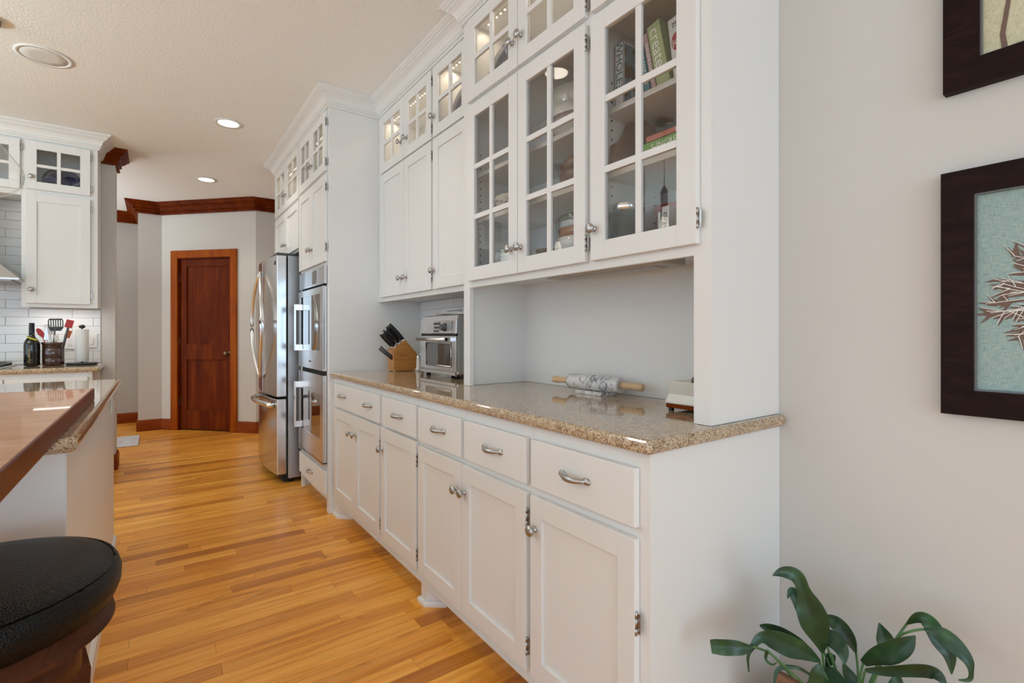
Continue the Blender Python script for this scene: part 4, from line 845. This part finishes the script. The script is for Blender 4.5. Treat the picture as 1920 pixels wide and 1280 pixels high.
# ================================================================ inside the hutch
def book(label, x, y, z, w, h, dep, m, tl=0.0, title=None, tm=None, ts=0.02, cover=None, pages=True, tz=0.5):
    """spine faces -x; y = far (left) top side; w thickness along y"""
    t = thing('cookbook', label, 'book', (x, y, z), group='cookbooks standing in the near hutch')
    ca, sa = math.cos(tl), math.sin(tl)
    # local (a across thickness, c up) leaning toward +y at the top
    def T(a, n, c): return (x+n, y+a*ca+c*sa-0.0, z+c*ca-a*sa+(w*sa if tl > 0 else 0))
    bk = obj('cover', MB(T).box(0, w, 0, 0.003, 0, h).box(0, 0.0025, 0, dep, 0, h).box(w-0.0025, w, 0, dep, 0, h), m, t, bevel=0.0008)
    obj('pages', MB(T).box(0.0026, w-0.0026, 0.003, dep-0.004, 0.003, h-0.003), PAPER, t)
    if cover: obj('cover_picture', MB(T).box(-0.0008, 0.0, 0.006, dep-0.006, 0.006, h-0.006), cover, bk)
    if title:
        p = T(w/2, -0.0006, h*tz); u = Vector(T(w/2, 0, 0))-Vector(T(w/2, 0, 0.1)); text('title', title, ts, tm or PAPER, bk, p, tuple(u), (-1, 0, 0))
    return t
COVP = mat('blue brown cover picture', (0.2, 0.3, 0.4), 0.4); nt, lk, b = nodes(COVP)
r = ramp(nt, lk, noise(nt, lk, coords(nt, lk, (1, 1, 1), 'World'), 17, 2), [(0.40, (0.14, 0.07, 0.04)), (0.48, (0.16, 0.26, 0.33)), (0.60, (0.45, 0.47, 0.48))]); r.color_ramp.interpolation = 'CONSTANT'; lk.new(r.outputs[0], b.inputs['Base Color'])
TEALT = mat('teal print', (0.03, 0.17, 0.16), 0.5); WT = mat('cream print', (0.85, 0.82, 0.76), 0.5); GB = mat('sage green cover', (0.40, 0.46, 0.22), 0.5); PB_ = mat('dusty pink cover', (0.45, 0.28, 0.26), 0.5)
TB = mat('teal cover', (0.06, 0.20, 0.24), 0.5); WB = mat('white cover', (0.74, 0.73, 0.71), 0.45); BB = mat('blue cover', (0.05, 0.14, 0.24), 0.45); RB_ = mat('crimson print', (0.40, 0.03, 0.04), 0.5); BLK = mat('black print', (0.03, 0.03, 0.03), 0.5)
SH = 1.9102
book('thick white cookbook with teal spine lettering, upright at left end', 1.262, 1.120, SH, 0.036, 0.222, 0.185, WB, 0, 'WHOLE30', TEALT, 0.040, COVP, tz=0.62)
book('bright blue cookbook leaning beside the white lettered one', 1.285, 1.034, SH, 0.020, 0.205, 0.16, BB, 0.17)
book('teal cookbook leaning left of the pink spine', 1.262, 1.006, SH, 0.022, 0.188, 0.17, TB, 0.185, 'THE CAKE BIBLE', WT, 0.016)
book('slim dusty pink cookbook with pale title letters', 1.262, 0.983, SH, 0.019, 0.202, 0.17, PB_, 0.195, 'THE LOVE & LEMONS', WT, 0.014)
book('thick sage green cookbook titled create', 1.262, 0.932, SH, 0.050, 0.218, 0.19, GB, 0.20, 'create', WT, 0.052, tz=0.62)
bk = book('white cookbook with red oval badge at right end', 1.270, 0.880, SH, 0.046, 0.204, 0.18, WB, 0.13, None)
def T_(a, c, n): return (1.2695-n, 0.880+a*math.cos(0.13)+c*math.sin(0.13), SH+c*math.cos(0.13)-a*math.sin(0.13)+0.006)
obj('badge', MB(T_).lathe([(0.026, 0), (0.026, 0.0008)], 28, (0.018, 0.125, 0), 0.82, 1.1), RB_, bk)
text('title', 'joy', 0.030, PAPER, bk, T_(0.018, 0.125, 0.0018), (0, -1, 0.13), (-1, 0, 0)); text('title', '75', 0.022, BLK, bk, T_(0.022, 0.178, 0.0006), (0, -1, 0.13), (-1, 0, 0))
# middle shelf
S2 = 1.6982
def board(label, y, pts, th=0.014): return solo('cutting_board', MB().prism_un(pts, y-th/2, y+th/2), BOARDW, label, 'cutting board', (1.35, y, S2), bevel=0.003)
board('rounded brown cutting board leaning left in the middle hutch shelf', 1.150, [(1.238, S2), (1.470, S2), (1.475, 1.78), (1.440, 1.82), (1.415, 1.865), (1.385, 1.888), (1.335, 1.890), (1.315, 1.880), (1.300, 1.845), (1.272, 1.810), (1.240, 1.790)])
board('second brown cutting board standing in front, right of centre post', 1.085, [(1.300, S2), (1.420, S2), (1.425, 1.800), (1.405, 1.835), (1.370, 1.862), (1.300, 1.872)])
def flatbook(label, y0, y1, z0, z1, m, title, tm, ts, x=1.262, al=None):
    t = thing('cookbook', label, 'book', (x, (y0+y1)/2, z0), group='cookbooks lying flat on the middle hutch shelf')
    c_ = obj('cover', MB().box(x, x+0.003, y0, y1, z0, z1).box(x, x+0.20, y0, y1, z0, z0+0.0025).box(x, x+0.20, y0, y1, z1-0.0025, z1), m, t, bevel=0.0008)
    obj('pages', MB().box(x+0.003, x+0.196, y0+0.003, y1-0.003, z0+0.0025, z1-0.0025), PAPER, t)
    if title: text('title', title, ts, tm, c_, (x-0.0006, (y0+y1)/2+(al or 0), (z0+z1)/2), (0, -1, 0), (-1, 0, 0))
flatbook('white cookbook lying flat, lowest of the flat stack', 0.815, 1.052, S2+0.0002, 1.722, WB, None, None, 0)
flatbook('green cookbook with big white letters lying flat under the red one', 0.812, 1.055, 1.7224, 1.762, mat('lime green cover', (0.16, 0.33, 0.04), 0.5), '5-INGREDIENT', WT, 0.026, al=-0.012)
flatbook('thin orange red cookbook lying on top of the green one', 0.818, 1.026, 1.7624, 1.781, mat('coral cover', (0.50, 0.13, 0.08), 0.5), 'EAT RIGHT', WT, 0.018, al=-0.05)
# lower shelf
S1 = 1.4252
jx, jy = 1.272, 1.112
t = thing('glass_canister', 'clear glass canister with steel rim in lower left pane', 'jar', (jx, jy, S1))
obj('jar', MB().lathe([(0.050, 0), (0.055, 0.004), (0.055, 0.135), (0.052, 0.135), (0.052, 0.006), (0.002, 0.005)], 36, (jx, jy, S1), cap=False), glass('jar glass', (0.86, 0.90, 0.90), 0.0, 1.5), t)
obj('steel_rim', MB().lathe([(0.054, 0.135), (0.0575, 0.136), (0.0575, 0.158), (0.054, 0.160), (0.01, 0.162)], 36, (jx, jy, S1)), POLISH, t)
t = thing('red_tin_box', 'red lidded tin box at back of the lower hutch shelf', 'tin box', (1.42, 0.94, S1))
tb = obj('box_body', MB().box(1.370, 1.520, 0.815, 1.075, S1, 1.560), REDT, t, bevel=0.004)
obj('lid', MB().box(1.366, 1.524, 0.811, 1.079, 1.5605, 1.590), REDT, t, bevel=0.004)
for yq in (0.97, 1.04): obj('stud', MB(lambda x, y, z: (1.366-z, yq+x, 1.572+y)).lathe([(0.004, 0), (0.004, 0.002), (0.001, 0.003)], 10), POLISH, t)
t = thing('cookbook', 'small white upright booklet in front of red tin box', 'book', (1.30, 1.0, S1))
c_ = obj('cover', MB().box(1.300, 1.350, 0.968, 0.995, S1, 1.560), WB, t, bevel=0.001); text('title', 'cargo', 0.024, BLK, c_, (1.2994, 0.980, 1.515), (0, 0, -1), (-1, 0, 0))
t = thing('cookbook', 'grey striped spine beside the small white booklet', 'book', (1.30, 1.03, S1))
obj('cover', MB().box(1.300, 1.350, 0.997, 1.012, S1, 1.548), mat('grey cover', (0.20, 0.20, 0.19), 0.5), t, bevel=0.001); obj('cover_stripe', MB().box(1.2992, 1.30, 1.001, 1.007, S1+0.004, 1.544), WB, t)
def bowl(name, label, c, r, h, m, cat='bowl', group=None, foot=0.5, th=0.004, seg=40, band=None):
    pr = [(r*foot, 0), (r*foot, h*0.06), (r*0.78, h*0.30), (r*0.95, h*0.70), (r, h), (r-th, h), (r*0.95-th, h*0.70), (r*0.78-th, h*0.33), (r*foot, h*0.12), (0.001, h*0.10)]
    if not band: return solo(name, MB().lathe([(0.001, 0)]+pr, seg, c, cap=False), m, label, cat, c, group)
    t = thing(name, label, cat, c, group=group); obj('bowl_body', MB().lathe([(0.001, 0)]+pr, seg, c, cap=False), m, t)
    obj('glaze_band', MB().lathe([(r*0.87, h*0.46), (r*0.955, h*0.70), (r*0.9555, h*0.70), (r*0.88, h*0.46)], seg, c, cap=False), band, t); return t
bowl('mixing_bowl', 'large stone-coloured mixing bowl on the top hutch shelf', (1.375, 1.44, SH), 0.135, 0.125, CREAM, band=mat('mauve glaze', (0.30, 0.22, 0.22), 0.15, coat=0.6), group='nested mixing bowls on the top shelf')
bowl('mixing_bowl', 'inner cream mixing bowl rising out of the large one', (1.375, 1.44, SH+0.050), 0.125, 0.145, mat('stone glaze', (0.52, 0.49, 0.42), 0.15, coat=0.6), group='nested mixing bowls on the top shelf')
bowl('baking_dish', 'brown mottled pottery dish on middle shelf of double hutch', (1.375, 1.385, S2), 0.125, 0.075, BROWND, 'dish')
solo('casserole_lid_ruffle', MB().lathe([(0.001, 0.0), (0.10, 0.0), (0.118+0.0, 0.02), (0.120, 0.030), (0.10, 0.062), (0.05, 0.078), (0.012, 0.082), (0.001, 0.082)], 40, (1.375, 1.385, S2+0.0755), cap=False), BROWND, 'rough brown domed lid resting on the mottled dish', 'lid', (1.375, 1.385, S2+0.0755))
cc = (1.345, 1.815, S2)
t = thing('casserole_dish', 'cream casserole dish with brown folk pattern behind left door', 'dish', cc)
obj('dish', MB().lathe([(0.001, 0), (0.098, 0), (0.104, 0.006), (0.108, 0.066), (0.112, 0.070), (0.112, 0.074), (0.104, 0.074), (0.10, 0.012), (0.001, 0.010)], 48, cc, cap=False), CREAM, t)
obj('lid', MB().lathe([(0.110, 0.0745), (0.112, 0.079), (0.08, 0.092), (0.02, 0.100), (0.018, 0.112), (0.001, 0.113)], 40, cc, cap=False), GLASS, t)
pt = MB(); rp = random.Random(4)
for i in range(46):
    a = 2*PI*i/46; z = S2+0.018+0.034*((i*7) % 5)/4; w_ = 0.010+0.006*rp.random()
    ux, uy = -math.sin(a), math.cos(a)
    for s_ in (-1, 0, 1):
        c0 = (cc[0]+0.1092*math.cos(a)+ux*s_*0.006, cc[1]+0.1092*math.sin(a)+uy*s_*0.006); hh = 0.010 if s_ == 0 else 0.006
        pt.add([(c0[0]-ux*0.0024, c0[1]-uy*0.0024, z), (c0[0], c0[1], z-hh), (c0[0]+ux*0.0024, c0[1]+uy*0.0024, z), (c0[0], c0[1], z+hh)], [(0, 1, 2, 3)])
obj('folk_pattern', pt, mat('brown print', (0.16, 0.06, 0.03), 0.4), t, kind='stuff')
G5 = 'bowls stacked on the lower shelf of double hutch'
bowl('serving_bowl', 'large ribbed white bowl, bottom of the coloured stack', (1.385, 1.415, S1), 0.122, 0.105, CERAM, group=G5)
bowl('serving_bowl', 'caramel brown bowl just above the ribbed white one', (1.385, 1.415, S1+0.062), 0.116, 0.080, BROWNC, group=G5)
bowl('serving_bowl', 'pale blue grey bowl above the caramel bowl', (1.385, 1.415, S1+0.094), 0.114, 0.074, mat('pale blue glaze', (0.42, 0.46, 0.48), 0.15, coat=0.6), group=G5)
bowl('serving_bowl', 'dark green bowl on top of the coloured stack', (1.385, 1.415, S1+0.120), 0.112, 0.072, GREENC, group=G5)
PG = 'white plates stacked on the lower hutch shelf'
PLT = MB().lathe([(0.001, 0), (0.055, 0), (0.060, 0.003), (0.100, 0.012), (0.105, 0.016), (0.100, 0.015), (0.060, 0.006), (0.001, 0.005)], 40, cap=False).mesh('dinner_plate'); PLT.materials.append(CERAM)
for k in range(6):
    o = bpy.data.objects.new('dinner_plate', PLT); C.objects.link(o); o.location = (1.395, 1.655, S1+k*0.0062)
    setp(o, ('bottom', 'second lowest', 'third lowest', 'third highest', 'second highest', 'topmost')[k]+' white dinner plate of the short stack in the double hutch', 'plate', PG)
bowl('soup_bowl', 'brown bowl standing on the short stack of white plates', (1.395, 1.655, S1+0.0475), 0.062, 0.050, BROWND)
BG = 'white bowls stacked behind the left hutch door'
BWL = MB().lathe([(0.001, 0), (0.040, 0), (0.042, 0.004), (0.062, 0.020), (0.072, 0.045), (0.070, 0.045), (0.060, 0.023), (0.040, 0.008), (0.001, 0.006)], 36, cap=False).mesh('cereal_bowl'); BWL.materials.append(CERAM)
for k in range(5):
    o = bpy.data.objects.new('cereal_bowl', BWL); C.objects.link(o); o.location = (1.345, 1.840, S1+k*0.0175)
    setp(o, ('bottom', 'second lowest', 'middle', 'second highest', 'topmost')[k]+' white bowl of the stack behind the left hutch door', 'bowl', BG)
CUP = MB().lathe([(0.001, 0), (0.030, 0), (0.036, 0.010), (0.040, 0.062), (0.038, 0.062), (0.034, 0.012), (0.001, 0.008)], 28, cap=False).mesh('ceramic_cup'); CUP.materials.append(CERAM)
t = thing('ceramic_cup', 'white cup standing behind the stacked cereal bowls', 'cup', (1.44, 1.76, S1), world=False)
obj('cup_body', CUP, CERAM, t); obj('cup_handle', MB().tube([(0, -0.036-0.022*math.sin(PI*i/8), 0.012+0.040*i/8) for i in range(9)], 0.004, 8), CERAM, t)
# blue plates on edge in top cabinets
BPL = MB().lathe([(0.001, 0.006), (0.055, 0.006), (0.075, 0.012), (0.104, 0.020), (0.105, 0.018), (0.075, 0.007), (0.055, 0.0), (0.001, 0.0)], 48, cap=False).mesh('blue_plate')
BPM = mat('blue transfer plate', (0.02, 0.03, 0.10), 0.08, coat=1.0); nt, lk, b = nodes(BPM)
r = ramp(nt, lk, noise(nt, lk, coords(nt, lk, (1, 1, 1), 'Object'), 26, 5, 0.7, 0.8), [(0.50, (0.018, 0.026, 0.085)), (0.60, (0.06, 0.08, 0.18)), (0.68, (0.45, 0.47, 0.55))]); lk.new(r.outputs[0], b.inputs['Base Color']); BPL.materials.append(BPM)
for (p, e, lab) in (((1.312, 1.852, 2.356), (0, -PI/2+0.12, 0), 'blue patterned plate standing in the hutch top glass cabinet'), ((1.335, 2.268, 2.345), (0, -PI/2+0.12, 0), 'blue plate standing in the single wall cabinet top'), ((-0.592, 5.235, 2.3365), (PI/2-0.12, 0, 0), 'blue patterned plate in the far left glass cabinet')):
    o = bpy.data.objects.new('display_plate', BPL); C.objects.link(o); o.location = p; o.rotation_euler = e; k_ = (p[2]-2.215)/0.107; o.scale = (k_, k_, k_); setp(o, lab, 'plate', 'blue plates shown in glass top cabinets')

# ================================================================ pictures
LIN1 = linen('teal linen print', (0.34, 0.46, 0.44), (0.17, 0.28, 0.30)); LIN2 = linen('straw linen print', (0.62, 0.60, 0.42), (0.42, 0.40, 0.24))
def picture(y0, y1, z0, z1, w, canvas, label):
    FPc = FX(1.5485); t = thing('framed_picture', label, 'picture', (1.5485, (y0+y1)/2, z0), group='dark framed prints on the right wall')
    obj('frame', MB(FPc).prism_un([(y1, z0), (y1, z1), (y1-w, z1-w), (y1-w, z0+w)], 0, 0.026).prism_un([(y0, z0), (y0, z1), (y0+w, z1-w), (y0+w, z0+w)][::-1], 0, 0.026)
        .prism_un([(y1, z1), (y0, z1), (y0+w, z1-w), (y1-w, z1-w)], 0, 0.026).prism_un([(y0, z0), (y1, z0), (y1-w, z0+w), (y0+w, z0+w)], 0, 0.026), FRAMEW, t)
    obj('inner_lip', MB(FPc).box(y1-w-0.004, y1-w, 0, 0.018, z0+w, z1-w).box(y0+w, y0+w+0.004, 0, 0.018, z0+w, z1-w).box(y0+w+0.004, y1-w-0.004, 0, 0.018, z0+w, z0+w+0.004).box(y0+w+0.004, y1-w-0.004, 0, 0.018, z1-w-0.004, z1-w), mat('grey inner lip', (0.16, 0.17, 0.17), 0.4), t)
    pr = obj('print', MB(FPc).box(y0+w+0.004, y1-w-0.004, 0.001, 0.010, z0+w+0.004, z1-w-0.004), canvas, t)
    return t, pr
t, pr = picture(-0.205, 0.362, 0.970, 1.540, 0.058, LIN1, 'lower dark framed teal print with a brown seed head')
IB = mat('brown ink', (0.17, 0.105, 0.08), 0.7); IW = mat('white ink', (0.80, 0.80, 0.76), 0.7)
bi, wi = MB(FX(1.5385)), MB(FX(1.5385)); rp = random.Random(11)
def strip(mb, pts, w0, w1, n=0.0008):
    vs = []; n += rp.uniform(0, 0.0009)
    for i, p in enumerate(pts):
        q = pts[min(i+1, len(pts)-1)]; o_ = pts[max(i-1, 0)]; d = Vector((q[0]-o_[0], q[1]-o_[1])); d.normalize(); w_ = (w0+(w1-w0)*i/(len(pts)-1))/2
        vs += [(p[0]-d.y*w_, n, p[1]+d.x*w_), (p[0]+d.y*w_, n, p[1]-d.x*w_)]
    mb.add(vs, [(2*i, 2*i+1, 2*i+3, 2*i+2) for i in range(len(pts)-1)])
cy0, cz0 = 0.100, 1.240
for k in range(64):
    a = 2*PI*k/64+rp.uniform(-0.05, 0.05); R_ = rp.uniform(0.135, 0.19); bend = rp.uniform(-0.25, 0.25)
    pts = [(cy0+R_*q*math.cos(a+bend*q*q), cz0+0.72*R_*q*math.sin(a+bend*q*q)) for q in [j/8 for j in range(9)]]
    strip(bi, pts, 0.0025, 0.0075, 0.0008); strip(wi, [(p[0]+0.004, p[1]+0.002) for p in pts[2:]], 0.0018, 0.0014, 0.0020)
    tip = pts[-1]
    for m in range(11):
        a2 = a+bend+rp.uniform(-1.1, 1.1); L_ = rp.uniform(0.012, 0.038); s0 = pts[rp.choice([4, 5, 6, 7, 8])]
        e = [(s0[0]+L_*q*math.cos(a2), s0[1]+L_*q*math.sin(a2)) for q in (0, 0.5, 1)]
        strip(bi, e, rp.uniform(0.007, 0.016), 0.001, 0.0009); 
        if m % 2: strip(wi, [(p[0]+0.002, p[1]+0.003) for p in e], 0.0018, 0.001, 0.0021)
strip(bi, [(cy0, cz0), (cy0-0.005, cz0-0.1), (cy0+0.004, cz0-0.225)], 0.006, 0.006)
obj('seed_head_drawing', bi, IB, pr, kind='stuff'); obj('white_drawing_lines', wi, IW, pr, kind='stuff')
t, pr = picture(-0.205, 0.358, 1.728, 2.290, 0.064, LIN2, 'upper dark framed straw-coloured print cut by the top edge')
bi = MB(FX(1.5385)); strip(bi, [(0.254, 1.793), (0.258, 1.83), (0.2485, 1.90), (0.250, 2.0), (0.20, 2.2)], 0.010, 0.006); strip(bi, [(0.10, 1.793), (0.09, 1.95), (0.05, 2.2)], 0.009, 0.005)
obj('stem_drawing', bi, IB, pr)

# ================================================================ plant
LEAVES = [
([(1.3, 0.53, 0.393, 0.0025), (1.29, 0.531, 0.429, 0.0185), (1.27, 0.536, 0.475, 0.0335), (1.26, 0.545, 0.515, 0.0307), (1.25, 0.552, 0.552, 0.0156), (1.24, 0.563, 0.583, 0.0172), (1.22, 0.584, 0.589, 0.0132), (1.2, 0.599, 0.58, 0.0008)],[(1.32, 0.534, 0.279), (1.31, 0.528, 0.349), (1.3, 0.53, 0.393)]),
([(1.36, 0.566, 0.395, 0.0044), (1.35, 0.586, 0.433, 0.0167), (1.34, 0.603, 0.473, 0.0159), (1.33, 0.615, 0.499, 0.0115), (1.31, 0.616, 0.483, 0.0009)],[]),
([(1.4, 0.495, 0.374, 0.0025), (1.39, 0.506, 0.408, 0.0145), (1.38, 0.525, 0.434, 0.018), (1.38, 0.546, 0.439, 0.013), (1.38, 0.566, 0.439, 0.0018)],[(1.32, 0.463, 0.321), (1.36, 0.477, 0.357), (1.4, 0.495, 0.374)]),
([(1.33, 0.542, 0.426, 0.0059), (1.31, 0.511, 0.432, 0.0213), (1.29, 0.485, 0.425, 0.016), (1.28, 0.475, 0.404, 0.0016)],[]),
([(1.28, 0.527, 0.382, 0.0033), (1.24, 0.546, 0.411, 0.0195), (1.2, 0.566, 0.432, 0.025), (1.16, 0.582, 0.453, 0.0208), (1.13, 0.591, 0.461, 0.0119), (1.11, 0.598, 0.445, 0.0063), (1.1, 0.604, 0.422, 0.0035), (1.1, 0.602, 0.387, 0.0012)],[(1.32, 0.534, 0.279), (1.3, 0.53, 0.344), (1.28, 0.527, 0.382)]),
([(1.34, 0.562, 0.355, 0.0022), (1.3, 0.581, 0.39, 0.012), (1.26, 0.603, 0.417, 0.0153), (1.22, 0.617, 0.439, 0.0127), (1.2, 0.63, 0.446, 0.0025)],[]),
([(1.1, 0.591, 0.451, 0.002), (1.09, 0.61, 0.442, 0.0134), (1.07, 0.627, 0.442, 0.0169), (1.06, 0.651, 0.435, 0.0168), (1.05, 0.666, 0.432, 0.0148)],[(1.32, 0.602, 0.26), (1.247, 0.597, 0.345), (1.173, 0.593, 0.408), (1.1, 0.591, 0.451)]),
([(1.12, 0.57, 0.446, 0.0039), (1.12, 0.574, 0.424, 0.0031), (1.12, 0.56, 0.419, 0.0023), (1.12, 0.549, 0.43, 0.0008)],[]),
([(1.25, 0.531, 0.357, 0.002), (1.22, 0.545, 0.379, 0.004), (1.2, 0.564, 0.381, 0.0048), (1.18, 0.578, 0.373, 0.0048), (1.17, 0.579, 0.346, 0.0024)],[]),
([(1.4, 0.431, 0.423, 0.0195), (1.4, 0.438, 0.444, 0.0179), (1.4, 0.447, 0.471, 0.0012)],[(1.32, 0.448, 0.33), (1.36, 0.441, 0.377), (1.4, 0.431, 0.423)]),
([(1.33, 0.456, 0.397, 0.008), (1.33, 0.427, 0.43, 0.0195), (1.33, 0.398, 0.455, 0.0237), (1.34, 0.376, 0.481, 0.0159), (1.35, 0.364, 0.499, 0.0011)],[(1.32, 0.46, 0.323), (1.325, 0.46, 0.365), (1.33, 0.456, 0.397)]),
([(1.42, 0.399, 0.484, 0.0024), (1.42, 0.376, 0.51, 0.0126), (1.42, 0.356, 0.505, 0.0171), (1.42, 0.34, 0.475, 0.0184), (1.42, 0.323, 0.452, 0.0137), (1.42, 0.319, 0.411, 0.0011)],[(1.32, 0.444, 0.332), (1.353, 0.432, 0.405), (1.387, 0.412, 0.452), (1.42, 0.399, 0.484)]),
([(1.38, 0.357, 0.506, 0.0023), (1.38, 0.33, 0.509, 0.0164), (1.38, 0.304, 0.496, 0.0176), (1.38, 0.285, 0.477, 0.0108), (1.38, 0.279, 0.457, 0.005), (1.38, 0.282, 0.437, 0.0043), (1.37, 0.297, 0.432, 0.0014)],[(1.32, 0.441, 0.334), (1.335, 0.419, 0.422), (1.35, 0.398, 0.476), (1.365, 0.377, 0.497), (1.38, 0.357, 0.506)]),
([(1.3, 0.441, 0.401, 0.0039), (1.3, 0.408, 0.417, 0.0099), (1.29, 0.359, 0.45, 0.0124), (1.28, 0.322, 0.472, 0.0133), (1.27, 0.304, 0.475, 0.0103), (1.27, 0.292, 0.461, 0.001)],[(1.32, 0.458, 0.324), (1.31, 0.449, 0.373), (1.3, 0.441, 0.401)]),
([(1.3, 0.526, 0.358, 0.0058), (1.29, 0.507, 0.356, 0.0203), (1.28, 0.478, 0.349, 0.0158)],[]),
([(1.26, 0.517, 0.387, 0.0056), (1.25, 0.52, 0.369, 0.016), (1.25, 0.528, 0.333, 0.0121)],[]),
([(1.35, 0.504, 0.363, 0.0025), (1.34, 0.488, 0.347, 0.0139), (1.34, 0.472, 0.328, 0.0146)],[]),
([(1.37, 0.538, 0.362, 0.0095), (1.37, 0.542, 0.343, 0.0112), (1.37, 0.55, 0.322, 0.0017)],[]),
([(1.4, 0.416, 0.361, 0.0121), (1.4, 0.409, 0.343, 0.012)],[]),
]
pc = (1.37, 0.49)
t = thing('wooden_planter', 'rough brown wooden planter box by the right wall', 'planter', (pc[0], pc[1], 0))
for (a, b_, c_, d_, zt) in ((1.250, 1.266, 0.375, 0.615, 0.108), (1.486, 1.502, 0.375, 0.615, 0.076), (1.266, 1.486, 0.375, 0.391, 0.076), (1.266, 1.486, 0.599, 0.615, 0.076)):
    for k in range(3): obj('board', MB().box(a, b_, c_, d_, 0.015+k*zt*0.95, 0.013+(k+1)*zt*0.95), PLANTERW, t, bevel=0.003)
obj('soil', MB().box(1.267, 1.485, 0.392, 0.598, 0.02, 0.215), mat('dark soil', (0.03, 0.02, 0.013), 0.95), t)
for xx in (1.27, 1.48):
    for yq in (0.40, 0.59): obj('foot', MB().box(xx-0.01, xx+0.01, yq-0.01, yq+0.01, 0.0, 0.016), PLANTERW, t)
LEAFM = leafmat(); STEMM = mat('green stem', (0.07, 0.17, 0.05), 0.5); TIPM = mat('dry brown leaf tip', (0.12, 0.05, 0.02), 0.7)
t = thing('peace_lily', 'dark green broad-leaved house plant by the right wall', 'plant', (pc[0], pc[1], 0.216))
VN = Vector((-0.80, -0.52, 0.30)).normalized()
def catmull(P, n=4):
    out = []
    for i in range(len(P)-1):
        p0, p1, p2, p3 = P[max(i-1, 0)], P[i], P[i+1], P[min(i+2, len(P)-1)]
        for s_ in range(n):
            q = s_/n; out.append(0.5*((2*p1)+(p2-p0)*q+(2*p0-5*p1+4*p2-p3)*q*q+(3*p1-p0-3*p2+p3)*q**3))
    out.append(P[-1]); return out
for li, (lf, st) in enumerate(LEAVES):
    P4 = catmull([Vector((*p, )) for p in lf]); rl = random.Random(li)
    rowsv = []; K = 7; ph_ = rl.uniform(0, 6)
    for i, p in enumerate(P4):
        q = P4[min(i+1, len(P4)-1)]; o_ = P4[max(i-1, 0)]; tg = (q-o_).to_3d().normalized(); c0 = p.to_3d(); hw_ = max(p[3], 0.0006)
        w_ = tg.cross(VN); w_.normalize(); nn = w_.cross(tg).normalized()
        if nn.dot(VN) < 0: nn = -nn
        for j in range(K):
            s_ = -1+2*j/(K-1); lift = hw_*(0.26*abs(s_)**1.3)+hw_*0.10*math.sin(i*0.9+ph_)*s_*s_
            rowsv.append(tuple(c0+w_*(s_*hw_*0.97)+nn*lift))
    mb = MB().add(rowsv, [(i*K+j, i*K+j+1, (i+1)*K+j+1, (i+1)*K+j) for i in range(len(P4)-1) for j in range(K-1)], True)
    lo = obj('leaf', mb, LEAFM, t)
    sd = lo.modifiers.new('thickness', 'SOLIDIFY'); sd.thickness = 0.0008
    ss = lo.modifiers.new('smooth', 'SUBSURF'); ss.levels = 1; ss.render_levels = 1
    if not st: st = [(pc[0]+rl.uniform(-0.03, 0.03), pc[1]+rl.uniform(-0.02, 0.02), 0.28), tuple(lf[0][:3])]
    S_ = [Vector((pc[0]+(st[0][0]-pc[0])*0.5, pc[1]+(st[0][1]-pc[1])*0.4, 0.212))]+[Vector(p) for p in st if p[2] > 0.30]
    if len(S_) > 1: obj('stem', MB().tube([tuple(p) for p in catmull(S_)], 0.0026, 7), STEMM, t)
